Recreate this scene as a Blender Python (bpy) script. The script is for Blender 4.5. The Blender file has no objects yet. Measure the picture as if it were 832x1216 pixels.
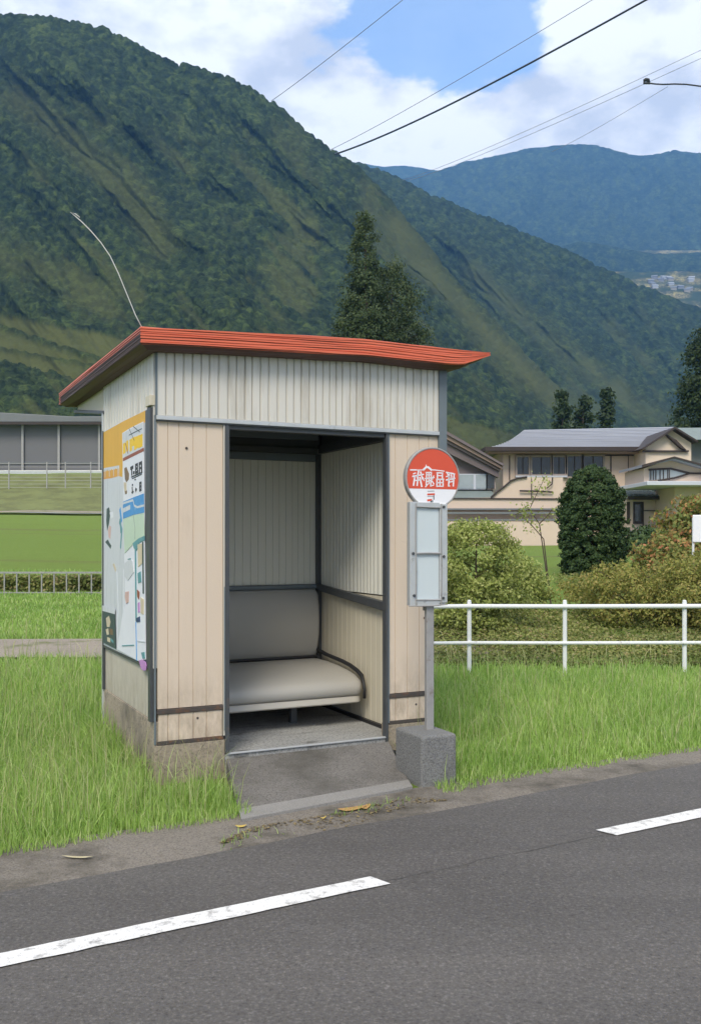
import bpy, bmesh, math, random
import numpy as np
from mathutils import Vector, Matrix
R = math.radians
rng = np.random.default_rng(7); random.seed(7)
sc = bpy.context.scene
COL = sc.collection
F, CX, HY, EYE = 1127.0, 416.0, 640.0, 1.5      # lens in photo pixels, centre column, horizon row, eye height (m)

# ------------------------------------------------------------------ helpers
def tag(o, label=None, cat=None, group=None, kind=None):
    if label: o['label'] = label
    if cat: o['category'] = cat
    if group: o['group'] = group
    if kind: o['kind'] = kind
    return o

def thing(name, label, cat, loc=(0, 0, 0), rz=0.0, group=None):
    o = bpy.data.objects.new(name, None); COL.objects.link(o)
    o.empty_display_size = .2
    o.location = loc; o.rotation_euler = (0, 0, rz)
    return tag(o, label, cat, group)

def link_mesh(name, me, mats, parent=None, smooth=False):
    for m in (mats if isinstance(mats, (list, tuple)) else [mats]): me.materials.append(m)
    if smooth: me.polygons.foreach_set('use_smooth', np.ones(len(me.polygons), bool))
    o = bpy.data.objects.new(name, me); COL.objects.link(o)
    if parent is not None: o.parent = parent
    return o

class MB:
    def __init__(s): s.v = []; s.f = []; s.m = []
    def face(s, pts, m=0):
        b = len(s.v); s.v += [tuple(p) for p in pts]; s.f.append(tuple(range(b, b + len(pts)))); s.m.append(m)
    def box(s, x0, x1, y0, y1, z0, z1, m=0):
        b = len(s.v)
        s.v += [(x0,y0,z0),(x1,y0,z0),(x1,y1,z0),(x0,y1,z0),(x0,y0,z1),(x1,y0,z1),(x1,y1,z1),(x0,y1,z1)]
        for q in ((0,3,2,1),(4,5,6,7),(0,1,5,4),(1,2,6,5),(2,3,7,6),(3,0,4,7)):
            s.f.append(tuple(b+i for i in q)); s.m.append(m)
        return s
    def prism(s, poly, mp, a0, a1, m=0):
        """poly: 2D outline, mp(u, w, a) -> xyz, extruded from a0 to a1"""
        b = len(s.v); n = len(poly)
        s.v += [mp(u, w, a0) for u, w in poly] + [mp(u, w, a1) for u, w in poly]
        s.f.append(tuple(b+i for i in reversed(range(n)))); s.m.append(m)
        s.f.append(tuple(b+n+i for i in range(n))); s.m.append(m)
        for i in range(n):
            j = (i+1) % n
            s.f.append((b+i, b+j, b+n+j, b+n+i)); s.m.append(m)
        return s
    def tube(s, pts, rad, n=8, m=0):
        pts = [Vector(p) for p in pts]
        rads = rad if isinstance(rad, (list, tuple)) else [rad]*len(pts)
        b = len(s.v)
        for i, p in enumerate(pts):
            d = (pts[min(i+1, len(pts)-1)] - pts[max(i-1, 0)]).normalized()
            a = d.orthogonal().normalized() if i == 0 else (pa - d*pa.dot(d)).normalized()
            pa = a; c = d.cross(a)
            for k in range(n):
                t = 2*math.pi*k/n
                s.v.append(tuple(p + (a*math.cos(t) + c*math.sin(t))*rads[i]))
        for i in range(len(pts)-1):
            for k in range(n):
                k2 = (k+1) % n
                s.f.append((b+i*n+k, b+i*n+k2, b+(i+1)*n+k2, b+(i+1)*n+k)); s.m.append(m)
        s.f.append(tuple(b+k for k in reversed(range(n)))); s.m.append(m)
        e = b+(len(pts)-1)*n
        s.f.append(tuple(e+k for k in range(n))); s.m.append(m)
        return s
    def stroke(s, pts, w, mp, a0, a1, m=0):
        """flat brush stroke of width w along 2D points, as a thin slab"""
        for (x0, y0), (x1, y1) in zip(pts[:-1], pts[1:]):
            dx, dy = x1-x0, y1-y0; l = math.hypot(dx, dy) or 1e-6
            ux, uy = dx/l*w*.35, dy/l*w*.35; nx, ny = -dy/l*w*.5, dx/l*w*.5
            s.prism([(x0-ux+nx, y0-uy+ny), (x0-ux-nx, y0-uy-ny), (x1+ux-nx, y1+uy-ny), (x1+ux+nx, y1+uy+ny)], mp, a0, a1, m)
            a1 += .000012
        return s
    def build(s, name, mats, parent=None, bevel=0.0, smooth=False, seg=2, recalc=True):
        me = bpy.data.meshes.new(name)
        me.from_pydata(s.v, [], s.f)
        me.polygons.foreach_set('material_index', s.m)
        if recalc:
            bm = bmesh.new(); bm.from_mesh(me); bmesh.ops.recalc_face_normals(bm, faces=bm.faces); bm.to_mesh(me); bm.free()
        o = link_mesh(name, me, mats, parent, smooth)
        if bevel > 0:
            md = o.modifiers.new('bevel', 'BEVEL'); md.width = bevel; md.segments = seg; md.limit_method = 'ANGLE'; md.angle_limit = R(35)
        return o

def fast_mesh(name, V, Fc, nper):
    """V (n,3), Fc flat int indices, nper face sizes"""
    me = bpy.data.meshes.new(name)
    me.vertices.add(len(V)); me.vertices.foreach_set('co', np.ascontiguousarray(V, np.float32).ravel())
    me.loops.add(len(Fc)); me.loops.foreach_set('vertex_index', np.ascontiguousarray(Fc, np.int32))
    st = np.concatenate([[0], np.cumsum(nper)[:-1]]).astype(np.int32)
    me.polygons.add(len(nper)); me.polygons.foreach_set('loop_start', st)
    me.update(calc_edges=True)
    return me

_lat = np.random.default_rng(3).random((256, 256))
def vnoise(x, y):
    xi = np.floor(x).astype(int); yi = np.floor(y).astype(int); fx = x-xi; fy = y-yi
    fx = fx*fx*(3-2*fx); fy = fy*fy*(3-2*fy)
    g = lambda a, b: _lat[a % 256, b % 256]
    return (g(xi,yi)*(1-fx)+g(xi+1,yi)*fx)*(1-fy) + (g(xi,yi+1)*(1-fx)+g(xi+1,yi+1)*fx)*fy
def fbm(x, y, o=4):
    t = 0; a = .5; n = 0
    for k in range(o):
        t = t + a*vnoise(x*2**k+17.3*k, y*2**k+5.1*k); n += a; a *= .5
    return t/n
_jx = np.random.default_rng(4).random((256, 256)); _jy = np.random.default_rng(5).random((256, 256)); _jh = np.random.default_rng(6).random((256, 256))
def crowns(x, y):
    """rounded tree-top bumps, 0..1"""
    xi = np.floor(x).astype(int); yi = np.floor(y).astype(int)
    best = np.zeros_like(x); tint = np.zeros_like(x)+.5
    for dx in (-1, 0, 1):
        for dy in (-1, 0, 1):
            a, b = (xi+dx) % 256, (yi+dy) % 256
            d2 = (xi+dx+_jx[a, b]-x)**2 + (yi+dy+_jy[a, b]-y)**2
            c = (0.45+.55*_jh[a, b])*np.sqrt(np.clip(1-d2/.75, 0, 1)); w = c > best
            best = np.where(w, c, best); tint = np.where(w, _jx[(a+91) % 256, (b+37) % 256], tint)
    return best, tint

# ------------------------------------------------------------------ materials
def nodes_of(name):
    m = bpy.data.materials.new(name); m.use_nodes = True
    nt = m.node_tree; return m, nt, nt.nodes['Principled BSDF']
def N(nt, kind, **kw):
    n = nt.nodes.new(kind)
    for k, v in kw.items(): setattr(n, k, v)
    return n
def mixc(nt, fac, a, b, blend='MIX'):
    n = N(nt, 'ShaderNodeMix', data_type='RGBA', blend_type=blend)
    for sock, val in ((n.inputs[0], fac), (n.inputs[6], a), (n.inputs[7], b)):
        if hasattr(val, 'is_output'): nt.links.new(val, sock)
        elif isinstance(val, (int, float)): sock.default_value = val
        else: sock.default_value = (*val[:3], 1)
    return n.outputs[2]
def noise(nt, vec, scale, detail=4, rough=.6):
    n = N(nt, 'ShaderNodeTexNoise'); n.inputs['Scale'].default_value = scale; n.inputs['Detail'].default_value = detail; n.inputs['Roughness'].default_value = rough
    nt.links.new(vec, n.inputs['Vector']); return n.outputs['Fac']
def ramp(nt, fac, stops):
    n = N(nt, 'ShaderNodeValToRGB'); e = n.color_ramp.elements
    while len(e) < len(stops): e.new(.5)
    for i, (p, c) in enumerate(stops):
        e[i].position = p; e[i].color = (*(c if isinstance(c, (tuple, list)) else (c, c, c)), 1)
    nt.links.new(fac, n.inputs[0]); return n.outputs[0]
def coords(nt, scale=(1, 1, 1), kind='Object'):
    tc = N(nt, 'ShaderNodeTexCoord'); mp = N(nt, 'ShaderNodeMapping'); mp.inputs['Scale'].default_value = scale
    nt.links.new(tc.outputs[kind], mp.inputs['Vector']); return mp.outputs[0]

def pmat(name, c, rough=.6, var=.12, scale=5, stretch=(1, 1, 1), bump=0, bscale=80, stain=None, sscale=3, slo=.58, shi=.75, spec=.4, metal=0, grain=0, gscale=300):
    m, nt, bs = nodes_of(name)
    v = coords(nt, stretch)
    col = mixc(nt, noise(nt, v, scale), [x*(1-var) for x in c], [min(1, x*(1+var)) for x in c])
    if grain:
        g = noise(nt, coords(nt), gscale, 2, .7)
        col = mixc(nt, ramp(nt, g, [(.3, 0.0), (.7, 1.0)]), col, mixc(nt, 1.0, col, (1+grain,)*3, 'MULTIPLY'))
        col = mixc(nt, ramp(nt, g, [(.25, 1.0), (.5, 0.0)]), col, mixc(nt, 1.0, col, (1-grain,)*3, 'MULTIPLY'))
    if stain is not None:
        f = ramp(nt, noise(nt, v, sscale, 6, .7), [(slo, 0.0), (shi, 1.0)])
        col = mixc(nt, f, col, stain)
    nt.links.new(col, bs.inputs['Base Color'])
    bs.inputs['Roughness'].default_value = rough; bs.inputs['Metallic'].default_value = metal
    bs.inputs['Specular IOR Level'].default_value = spec
    if bump:
        b = N(nt, 'ShaderNodeBump'); b.inputs['Strength'].default_value = bump; b.inputs['Distance'].default_value = .01
        nt.links.new(noise(nt, coords(nt), bscale, 4, .7), b.inputs['Height']); nt.links.new(b.outputs[0], bs.inputs['Normal'])
    return m

def leafmat(name, stops, trans=.3, rough=.6, big=None):
    """leaf colours differ from leaf to leaf"""
    m, nt, bs = nodes_of(name)
    geo = N(nt, 'ShaderNodeNewGeometry')
    col = ramp(nt, geo.outputs['Random Per Island'], stops)
    if big:
        f = ramp(nt, noise(nt, geo.outputs['Position'], big[1], 3), [(.42, 0.0), (.62, 1.0)])
        col = mixc(nt, f, col, mixc(nt, 1.0, col, big[0], 'MULTIPLY'))
    nt.links.new(col, bs.inputs['Base Color']); bs.inputs['Roughness'].default_value = rough
    bs.inputs['Specular IOR Level'].default_value = .2
    tr = N(nt, 'ShaderNodeBsdfTranslucent'); nt.links.new(col, tr.inputs[0])
    mx = N(nt, 'ShaderNodeMixShader'); mx.inputs[0].default_value = trans
    nt.links.new(bs.outputs[0], mx.inputs[1]); nt.links.new(tr.outputs[0], mx.inputs[2])
    nt.links.new(mx.outputs[0], nt.nodes['Material Output'].inputs['Surface'])
    return m

M = {}
M['beige'] = pmat('beige_board', (.655, .54, .425), .55, .06, 2.0, (1, 1, .25), stain=(.40, .29, .20), sscale=3.2, slo=.56, shi=.95, bump=.08)
M['white_rib'] = pmat('off_white_ribbed_metal', (.64, .615, .56), .5, .10, 5, (1, 1, .12), stain=(.34, .29, .22), sscale=6, slo=.52, shi=.85)
M['side_rib'] = pmat('grey_beige_ribbed_metal', (.50, .46, .39), .55, .12, 5, (1, 1, .12), stain=(.30, .26, .2), sscale=4, slo=.55, shi=.85)
M['inner_rib'] = pmat('inner_ribbed_metal', (.72, .71, .63), .5, .08, 4, (1, 1, .2), stain=(.3, .28, .22), sscale=3, slo=.6, shi=.9)
M['cream'] = pmat('cream_panel', (.58, .53, .42), .6, .06, 3)
M['dark_metal'] = pmat('dark_grey_steel', (.065, .07, .075), .45, .25, 9, stain=(.13, .1, .08), sscale=12, slo=.6, shi=.8)
M['rust_metal'] = pmat('rusty_dark_steel', (.07, .058, .052), .6, .3, 20, stain=(.17, .08, .04), sscale=14, slo=.52, shi=.66)
M['blue_metal'] = pmat('slate_grey_steel', (.15, .18, .20), .45, .12, 6)
M['alu'] = pmat('aluminium', (.56, .57, .57), .4, .12, 10, metal=.4, stain=(.25, .22, .2), sscale=14, slo=.6, shi=.8)
M['galv'] = pmat('weathered_galvanised_steel', (.36, .35, .34), .5, .2, 14, metal=.3, stain=(.2, .16, .13), sscale=16, slo=.55, shi=.75)
M['red_roof'] = pmat('red_painted_metal', (.70, .155, .08), .4, .2, 5, (.25, .25, 3), stain=(.42, .08, .045), sscale=4, slo=.55, shi=.85)
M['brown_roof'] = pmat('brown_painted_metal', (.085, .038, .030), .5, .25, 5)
M['black_seam'] = pmat('blackened_seam', (.05, .03, .028), .6, .2, 5)
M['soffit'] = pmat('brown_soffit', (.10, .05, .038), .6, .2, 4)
M['ceil'] = pmat('dark_ceiling', (.05, .05, .05), .7, .2, 4)
M['concrete'] = pmat('concrete', (.30, .25, .19), .85, .18, 3, bump=.6, bscale=50, grain=.32, gscale=70, stain=(.12, .105, .085), sscale=2.2, slo=.5, shi=.75)
def add_cracks(m, scale, w, col):
    nt = m.node_tree; bs = nt.nodes['Principled BSDF']; src = bs.inputs['Base Color'].links[0].from_socket
    v = coords(nt); nz = N(nt, 'ShaderNodeTexNoise'); nz.inputs['Scale'].default_value = 6; nt.links.new(v, nz.inputs['Vector'])
    ad = N(nt, 'ShaderNodeMixRGB', blend_type='LINEAR_LIGHT') ; ad.inputs[0].default_value = .12; nt.links.new(v, ad.inputs[1]); nt.links.new(nz.outputs['Color'], ad.inputs[2])
    vo = N(nt, 'ShaderNodeTexVoronoi', feature='DISTANCE_TO_EDGE'); vo.inputs['Scale'].default_value = scale; nt.links.new(ad.outputs[0], vo.inputs['Vector'])
    f = ramp(nt, vo.outputs['Distance'], [(0, .55), (w, 0.0)])
    nt.links.new(mixc(nt, f, src, col), bs.inputs['Base Color'])
add_cracks(M['concrete'], 2.3, .012, (.09, .08, .065))
def add_splash(m, z0, z1, col, amount):
    nt = m.node_tree; bs = nt.nodes['Principled BSDF']; src = bs.inputs['Base Color'].links[0].from_socket
    v = coords(nt); sp = N(nt, 'ShaderNodeSeparateXYZ'); nt.links.new(v, sp.inputs[0])
    mr = N(nt, 'ShaderNodeMapRange'); mr.inputs['From Min'].default_value = z0; mr.inputs['From Max'].default_value = z1; mr.inputs['To Min'].default_value = 1; mr.inputs['To Max'].default_value = 0
    nt.links.new(sp.outputs['Z'], mr.inputs['Value'])
    nz = ramp(nt, noise(nt, coords(nt, (1, 1, .35)), 14, 6, .75), [(.38, 0.0), (.66, 1.0)])
    mu = N(nt, 'ShaderNodeMath', operation='MULTIPLY'); nt.links.new(mr.outputs[0], mu.inputs[0]); nt.links.new(nz, mu.inputs[1])
    m2 = N(nt, 'ShaderNodeMath', operation='MULTIPLY'); nt.links.new(mu.outputs[0], m2.inputs[0]); m2.inputs[1].default_value = amount
    nt.links.new(mixc(nt, m2.outputs[0], src, col), bs.inputs['Base Color'])
add_splash(M['beige'], .24, .75, (.25, .19, .13), .75); add_splash(M['side_rib'], .38, .72, (.2, .16, .11), .6); add_splash(M['concrete'], -.05, .3, (.10, .085, .055), .7)
M['block'] = pmat('grey_concrete_block', (.175, .175, .17), .85, .15, 4, bump=.9, bscale=90, grain=.45, gscale=110, stain=(.11, .115, .11), sscale=4, slo=.5, shi=.8)
M['inner_board'] = pmat('inner_cream_board', (.60, .55, .43), .55, .06, 2.0, (1, 1, .25), stain=(.4, .34, .24), sscale=2.4, slo=.62, shi=.95)
M['floor'] = pmat('worn_concrete_floor', (.27, .27, .26), .8, .25, 5, (1, 3, 1), bump=.6, bscale=40, grain=.45, gscale=60, stain=(.07, .07, .065), sscale=3, slo=.55, shi=.7)
M['apron'] = pmat('apron_concrete', (.155, .145, .133), .9, .15, 2.5, bump=.8, bscale=90, grain=.5, gscale=90, stain=(.095, .088, .075), sscale=1.6, slo=.48, shi=.72)
M['apron_edge'] = pmat('apron_kerb_concrete', (.24, .23, .215), .9, .12, 4, bump=.5, bscale=150, grain=.3, gscale=160)
M['vinyl'] = pmat('taupe_vinyl', (.39, .375, .34), .45, .05, 2, bump=.04, bscale=20, spec=.45)
M['vinyl_rim'] = pmat('pale_taupe_vinyl', (.52, .49, .43), .45, .05, 2)
M['rubber'] = pmat('black_rubber', (.02, .02, .022), .5, .2, 6)
M['white_paint'] = pmat('white_paint', (.74, .75, .76), .4, .05, 6, stain=(.42, .38, .34), sscale=9, slo=.6, shi=.75)
M['road_paint'] = pmat('worn_road_paint', (.66, .65, .63), .7, .12, 9, stain=(.22, .21, .20), sscale=20, slo=.53, shi=.72, grain=.25, gscale=220)
M['sign_red'] = pmat('sign_red', (.66, .09, .045), .35, .06, 3)
M['sign_white'] = pmat('sign_white', (.82, .82, .85), .35, .02, 3)
M['sign_grey'] = pmat('sign_grey', (.25, .27, .28), .4, .05, 3)
M['board_paper'] = pmat('pale_blue_grey_sheet', (.56, .625, .645), .3, .04, 3, stain=(.48, .56, .58), sscale=2)
def flat(name, c, var=.06, **k): return pmat(name, c, .5, var, 8, **k)
M['p_yellow'] = flat('poster_yellow', (.72, .40, .045), .1, stretch=(1, 2, .3))
M['p_bright'] = flat('poster_bright_yellow', (.85, .55, .02))
M['p_orange'] = flat('poster_orange', (.70, .33, .06))
M['p_paper'] = pmat('poster_pale_paper', (.62, .64, .67), .5, .16, 9, (1, 5, .22), bump=.3, bscale=9, stain=(.40, .43, .45), sscale=9, slo=.5, shi=.72)
M['p_white'] = flat('poster_white', (.74, .75, .80))
M['p_blue'] = pmat('poster_blue', (.08, .30, .62), .5, .25, 9, stain=(.3, .5, .72), sscale=7, slo=.6, shi=.7)
M['p_green'] = pmat('poster_pale_green', (.52, .64, .50), .5, .12, 4, stain=(.62, .68, .66), sscale=4)
M['p_teal'] = flat('poster_teal', (.12, .30, .33), .3)
M['p_black'] = flat('poster_black', (.03, .03, .035))
M['p_dark'] = flat('poster_dark_green', (.055, .085, .085), .3)
M['p_cream'] = flat('poster_cream', (.62, .53, .38), .3)
M['p_brown'] = flat('poster_brown', (.20, .13, .07), .3)
M['p_redbrown'] = flat('poster_red_brown', (.30, .09, .05))
M['p_pink'] = flat('poster_pink', (.62, .42, .38), .2)
M['p_purple'] = flat('poster_purple', (.50, .25, .55), .25)
M['p_navy'] = flat('poster_navy', (.04, .07, .16))
M['house_wall'] = pmat('beige_render', (.62, .49, .395), .8, .07, .6)
M['house_gable'] = pmat('pale_beige_render', (.68, .56, .44), .8, .06, .8)
M['house_roof'] = pmat('grey_roof_metal', (.30, .315, .36), .45, .1, .6, (1, 1, 3))
M['house_roof_purple'] = pmat('mauve_grey_roof', (.15, .12, .125), .6, .2, 1.2)
M['trim'] = pmat('dark_brown_trim', (.045, .033, .03), .6, .2, 2)
M['pink_trim'] = pmat('pinkish_fascia', (.36, .25, .21), .6, .1, 2)
M['glass'] = pmat('dark_window_glass', (.035, .04, .042), .12, .3, 1.2, spec=.6)
M['pale_glass'] = pmat('pale_window_glass', (.30, .34, .36), .2, .25, 2, spec=.6)
M['frame'] = pmat('window_frame', (.36, .29, .25), .5, .1, 2)
M['tile_green'] = pmat('grey_green_roof_tiles', (.19, .23, .22), .6, .3, 4)
M['white_eave'] = pmat('white_eave', (.52, .54, .60), .5, .05, 2)
M['grey_wall'] = pmat('grey_cladding', (.155, .155, .165), .7, .06, .5, (1, 1, .2))
M['grey_roof'] = pmat('dark_grey_roofing', (.16, .17, .175), .6, .12, .6)
M['bark'] = pmat('bark', (.075, .055, .04), .9, .3, 6, (1, 1, .2), bump=.6, bscale=20)
M['wire'] = pmat('black_cable', (.02, .02, .022), .5, .1, 3)
M['wire_grey'] = pmat('grey_cable', (.17, .18, .2), .5, .1, 3)
M['wire_white'] = pmat('pale_wire', (.55, .55, .56), .5, .1, 3)
M['dry_leaf'] = pmat('dry_leaf', (.42, .25, .09), .7, .25, 40)
M['dry_leaf_pale'] = pmat('pale_dry_leaf', (.48, .42, .26), .7, .2, 40)
M['dry_leaf_yellow'] = pmat('yellow_dry_leaf', (.55, .40, .10), .7, .2, 40)
M['grass'] = leafmat('grass_blades', [(0, (.24, .375, .08)), (.45, (.365, .535, .125)), (.8, (.465, .62, .19)), (1, (.60, .64, .32))], .42, .55, ((.80, .86, .8), .9))
M['stalk'] = leafmat('dry_grass_stalks', [(0, (.30, .34, .12)), (1, (.50, .48, .26))], .25)
M['leaf_light'] = leafmat('light_green_leaves', [(0, (.20, .25, .055)), (.5, (.33, .38, .10)), (1, (.48, .50, .19))])
M['leaf_dark'] = leafmat('dark_green_leaves', [(0, (.030, .058, .020)), (.6, (.048, .085, .028)), (1, (.085, .125, .045))], .15)
M['leaf_cover'] = leafmat('ground_cover_leaves', [(0, (.13, .17, .04)), (.5, (.24, .27, .075)), (.85, (.34, .33, .12)), (1, (.40, .31, .17))], .25, .6, ((.55, .6, .6), .5))
M['leaf_orange'] = leafmat('orange_and_green_leaves', [(0, (.13, .18, .045)), (.5, (.25, .27, .08)), (.72, (.36, .30, .10)), (.88, (.46, .25, .10)), (1, (.5, .22, .11))])
M['leaf_yellow'] = leafmat('yellow_green_leaves', [(0, (.16, .19, .045)), (.6, (.30, .30, .075)), (1, (.42, .34, .12))])
M['leaf_tree'] = leafmat('tree_needles', [(0, (.040, .064, .026)), (.6, (.064, .094, .038)), (1, (.095, .12, .05))], .15)
M['leaf_far'] = leafmat('far_tree_leaves', [(0, (.022, .040, .018)), (.6, (.036, .060, .024)), (1, (.06, .085, .03))], .15)

# asphalt
def asphalt():
    m, nt, bs = nodes_of('asphalt')
    v = coords(nt)
    base = mixc(nt, noise(nt, v, .9, 5), (.099, .091, .085), (.122, .113, .106))
    g = noise(nt, v, 70, 4, .8)
    col = mixc(nt, ramp(nt, g, [(.53, 0.0), (.70, 1.0)]), base, (.22, .205, .19))
    col = mixc(nt, ramp(nt, g, [(.30, 1.0), (.45, 0.0)]), col, (.042, .039, .037))
    pat = ramp(nt, noise(nt, v, .35, 4), [(.5, 0.0), (.65, 1.0)])
    col = mixc(nt, pat, col, mixc(nt, 1.0, col, (.86, .86, .86), 'MULTIPLY'))
    mpr = N(nt, 'ShaderNodeMapping'); mpr.inputs['Rotation'].default_value = (0, 0, -math.atan(.59)); mpr.inputs['Scale'].default_value = (.06, 1.5, 1); tcr = N(nt, 'ShaderNodeTexCoord')
    vr = N(nt, 'ShaderNodeMapping'); nt.links.new(tcr.outputs['Object'], mpr.inputs['Vector'])
    tr_ = ramp(nt, noise(nt, mpr.outputs[0], 1.1, 4, .6), [(.40, (.88, .88, .88)), (.55, (1.0, 1.0, 1.0)), (.66, (1.10, 1.09, 1.07))])
    col = mixc(nt, 1.0, col, tr_, 'MULTIPLY')
    nt.links.new(col, bs.inputs['Base Color']); bs.inputs['Roughness'].default_value = .75; bs.inputs['Specular IOR Level'].default_value = .35
    b = N(nt, 'ShaderNodeBump'); b.inputs['Strength'].default_value = .7; b.inputs['Distance'].default_value = .006
    nt.links.new(noise(nt, v, 150, 3, .8), b.inputs['Height']); nt.links.new(b.outputs[0], bs.inputs['Normal'])
    return m
M['asphalt'] = asphalt()
M['crack'] = pmat('asphalt_crack', (.078, .073, .069), .9, .3, 30)
M['verge'] = pmat('dusty_gravel_verge', (.19, .168, .142), .95, .22, 3, bump=.9, bscale=90, grain=.45, gscale=110, stain=(.085, .075, .06), sscale=1.5, slo=.48, shi=.66)
M['dirt'] = pmat('brown_dirt', (.172, .147, .112), .95, .3, 8, bump=1, bscale=60, grain=.5, gscale=90, stain=(.15, .13, .075), sscale=9, slo=.5, shi=.6)
M['path'] = pmat('gravel_path', (.25, .215, .175), .95, .2, 2, bump=.8, bscale=40, grain=.3, gscale=40, stain=(.14, .15, .06), sscale=1.2, slo=.55, shi=.68)
M['far_road'] = pmat('far_road_surface', (.30, .29, .27), .9, .12, .5)

def ground_mat():
    m, nt, bs = nodes_of('meadow')
    v = coords(nt)
    a = mixc(nt, noise(nt, v, .12, 5), (.125, .205, .04), (.19, .275, .06))
    a = mixc(nt, ramp(nt, noise(nt, v, 1.6, 6, .7), [(.35, 0.0), (.7, 1.0)]), a, (.15, .22, .045))
    st = coords(nt, (.03, .9, 1))
    a = mixc(nt, ramp(nt, noise(nt, st, .45, 4, .6), [(.62, 0.0), (.68, 1.0), (.72, 1.0), (.78, 0.0)]), a, (.15, .17, .055))
    a = mixc(nt, ramp(nt, noise(nt, v, 9, 5, .8), [(.4, 0.0), (.75, .6)]), a, (.24, .29, .08))
    nt.links.new(a, bs.inputs['Base Color']); bs.inputs['Roughness'].default_value = .9; bs.inputs['Specular IOR Level'].default_value = .1
    b = N(nt, 'ShaderNodeBump'); b.inputs['Strength'].default_value = .8; b.inputs['Distance'].default_value = .08
    nt.links.new(noise(nt, v, 14, 5, .8), b.inputs['Height']); nt.links.new(b.outputs[0], bs.inputs['Normal'])
    return m
M['ground'] = ground_mat()

def hill_mat(name, forest, forest2, grassy):
    m, nt, bs = nodes_of(name)
    v = coords(nt)
    at = N(nt, 'ShaderNodeAttribute', attribute_name='cover')
    f = mixc(nt, noise(nt, v, .02, 6, .65), forest, forest2)
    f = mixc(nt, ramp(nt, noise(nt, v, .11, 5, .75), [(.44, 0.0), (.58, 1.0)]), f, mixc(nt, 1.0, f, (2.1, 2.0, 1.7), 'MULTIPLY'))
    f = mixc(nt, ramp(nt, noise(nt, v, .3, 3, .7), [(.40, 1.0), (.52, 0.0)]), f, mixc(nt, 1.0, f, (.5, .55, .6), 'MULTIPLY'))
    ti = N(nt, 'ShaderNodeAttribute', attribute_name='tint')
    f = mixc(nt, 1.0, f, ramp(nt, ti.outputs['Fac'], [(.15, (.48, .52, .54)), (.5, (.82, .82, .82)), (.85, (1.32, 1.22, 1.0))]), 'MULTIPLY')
    g = mixc(nt, noise(nt, v, .05, 6, .7), grassy, [x*.62 for x in grassy])
    c = mixc(nt, at.outputs['Fac'], f, g)
    nt.links.new(c, bs.inputs['Base Color']); bs.inputs['Roughness'].default_value = .95; bs.inputs['Specular IOR Level'].default_value = .05
    b = N(nt, 'ShaderNodeBump'); b.inputs['Strength'].default_value = .8; b.inputs['Distance'].default_value = 3
    nt.links.new(noise(nt, v, .3, 5, .8), b.inputs['Height']); nt.links.new(b.outputs[0], bs.inputs['Normal'])
    return m

# ------------------------------------------------------------------ terrain
LY = [-9e3, 12, 14, 20, 21.5, 58, 61, 72, 90, 200, 9000]; LZ = [0, 0, .08, .33, .33, 2.95, 3.05, 6.5, 6.9, 10, 10]
RY = [-9e3, 11, 14, 20, 30, 50, 60, 200, 9000]; RZ = [0, 0, .12, .58, .97, 1.5, 2.0, 8, 8]
def hgt(X, Y):
    X = np.asarray(X, float); Y = np.asarray(Y, float)
    r = X/np.maximum(Y, .5)
    w = np.clip((r+.16)/.22, 0, 1); w = w*w*(3-2*w)
    h = np.interp(Y, LY, LZ)*(1-w) + np.interp(Y, RY, RZ)*w
    return h + np.where(Y > 13, (fbm(X*.15, Y*.15, 3)-.5)*.25*np.clip((Y-13)/15, 0, 1), 0)
def hz(x, y): return float(hgt(np.array([x]), np.array([y]))[0])
def at(px, py, Y): return Vector(((px-CX)/F*Y, Y, EYE+(HY-py)/F*Y))

nr, na = 520, 640
rad = np.concatenate([[.0], np.geomspace(.6, 3000, nr-1)])
ang = np.linspace(0, 2*np.pi, na, endpoint=False)
RR, AA = np.meshgrid(rad, ang, indexing='ij')
GX = RR*np.cos(AA); GY = RR*np.sin(AA); GZ = hgt(GX, GY)
V = np.stack([GX, GY, GZ], -1).reshape(-1, 3)
i, j = np.meshgrid(np.arange(nr-1), np.arange(na), indexing='ij'); j2 = (j+1) % na
Q = np.stack([i*na+j, (i+1)*na+j, (i+1)*na+j2, i*na+j2], -1).reshape(-1)
me = fast_mesh('ground', V, Q, np.full((nr-1)*na, 4))
tag(link_mesh('ground', me, M['ground'], smooth=True), kind='structure')

def sheet(name, mat, pts_lo, pts_hi, lift, n=60):
    """a strip laid on the terrain between two polylines"""
    lo = np.array(pts_lo, float); hi = np.array(pts_hi, float)
    t = np.linspace(0, 1, n)
    P = lambda A, t: np.stack([np.interp(t, np.linspace(0, 1, len(A)), A[:, k]) for k in (0, 1)], -1)
    rows = [P(lo, t)*(1-k)+P(hi, t)*k for k in (0, .33, .66, 1)]
    mb = MB(); vs = []
    for rw in rows: vs += [(x, y, float(z)+lift) for (x, y), z in zip(rw, hgt(rw[:, 0], rw[:, 1]))]
    mb.v = vs
    for a in range(3):
        for b in range(n-1): mb.f.append((a*n+b, a*n+b+1, (a+1)*n+b+1, (a+1)*n+b)); mb.m.append(0)
    return tag(mb.build(name, mat), kind='structure')

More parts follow.
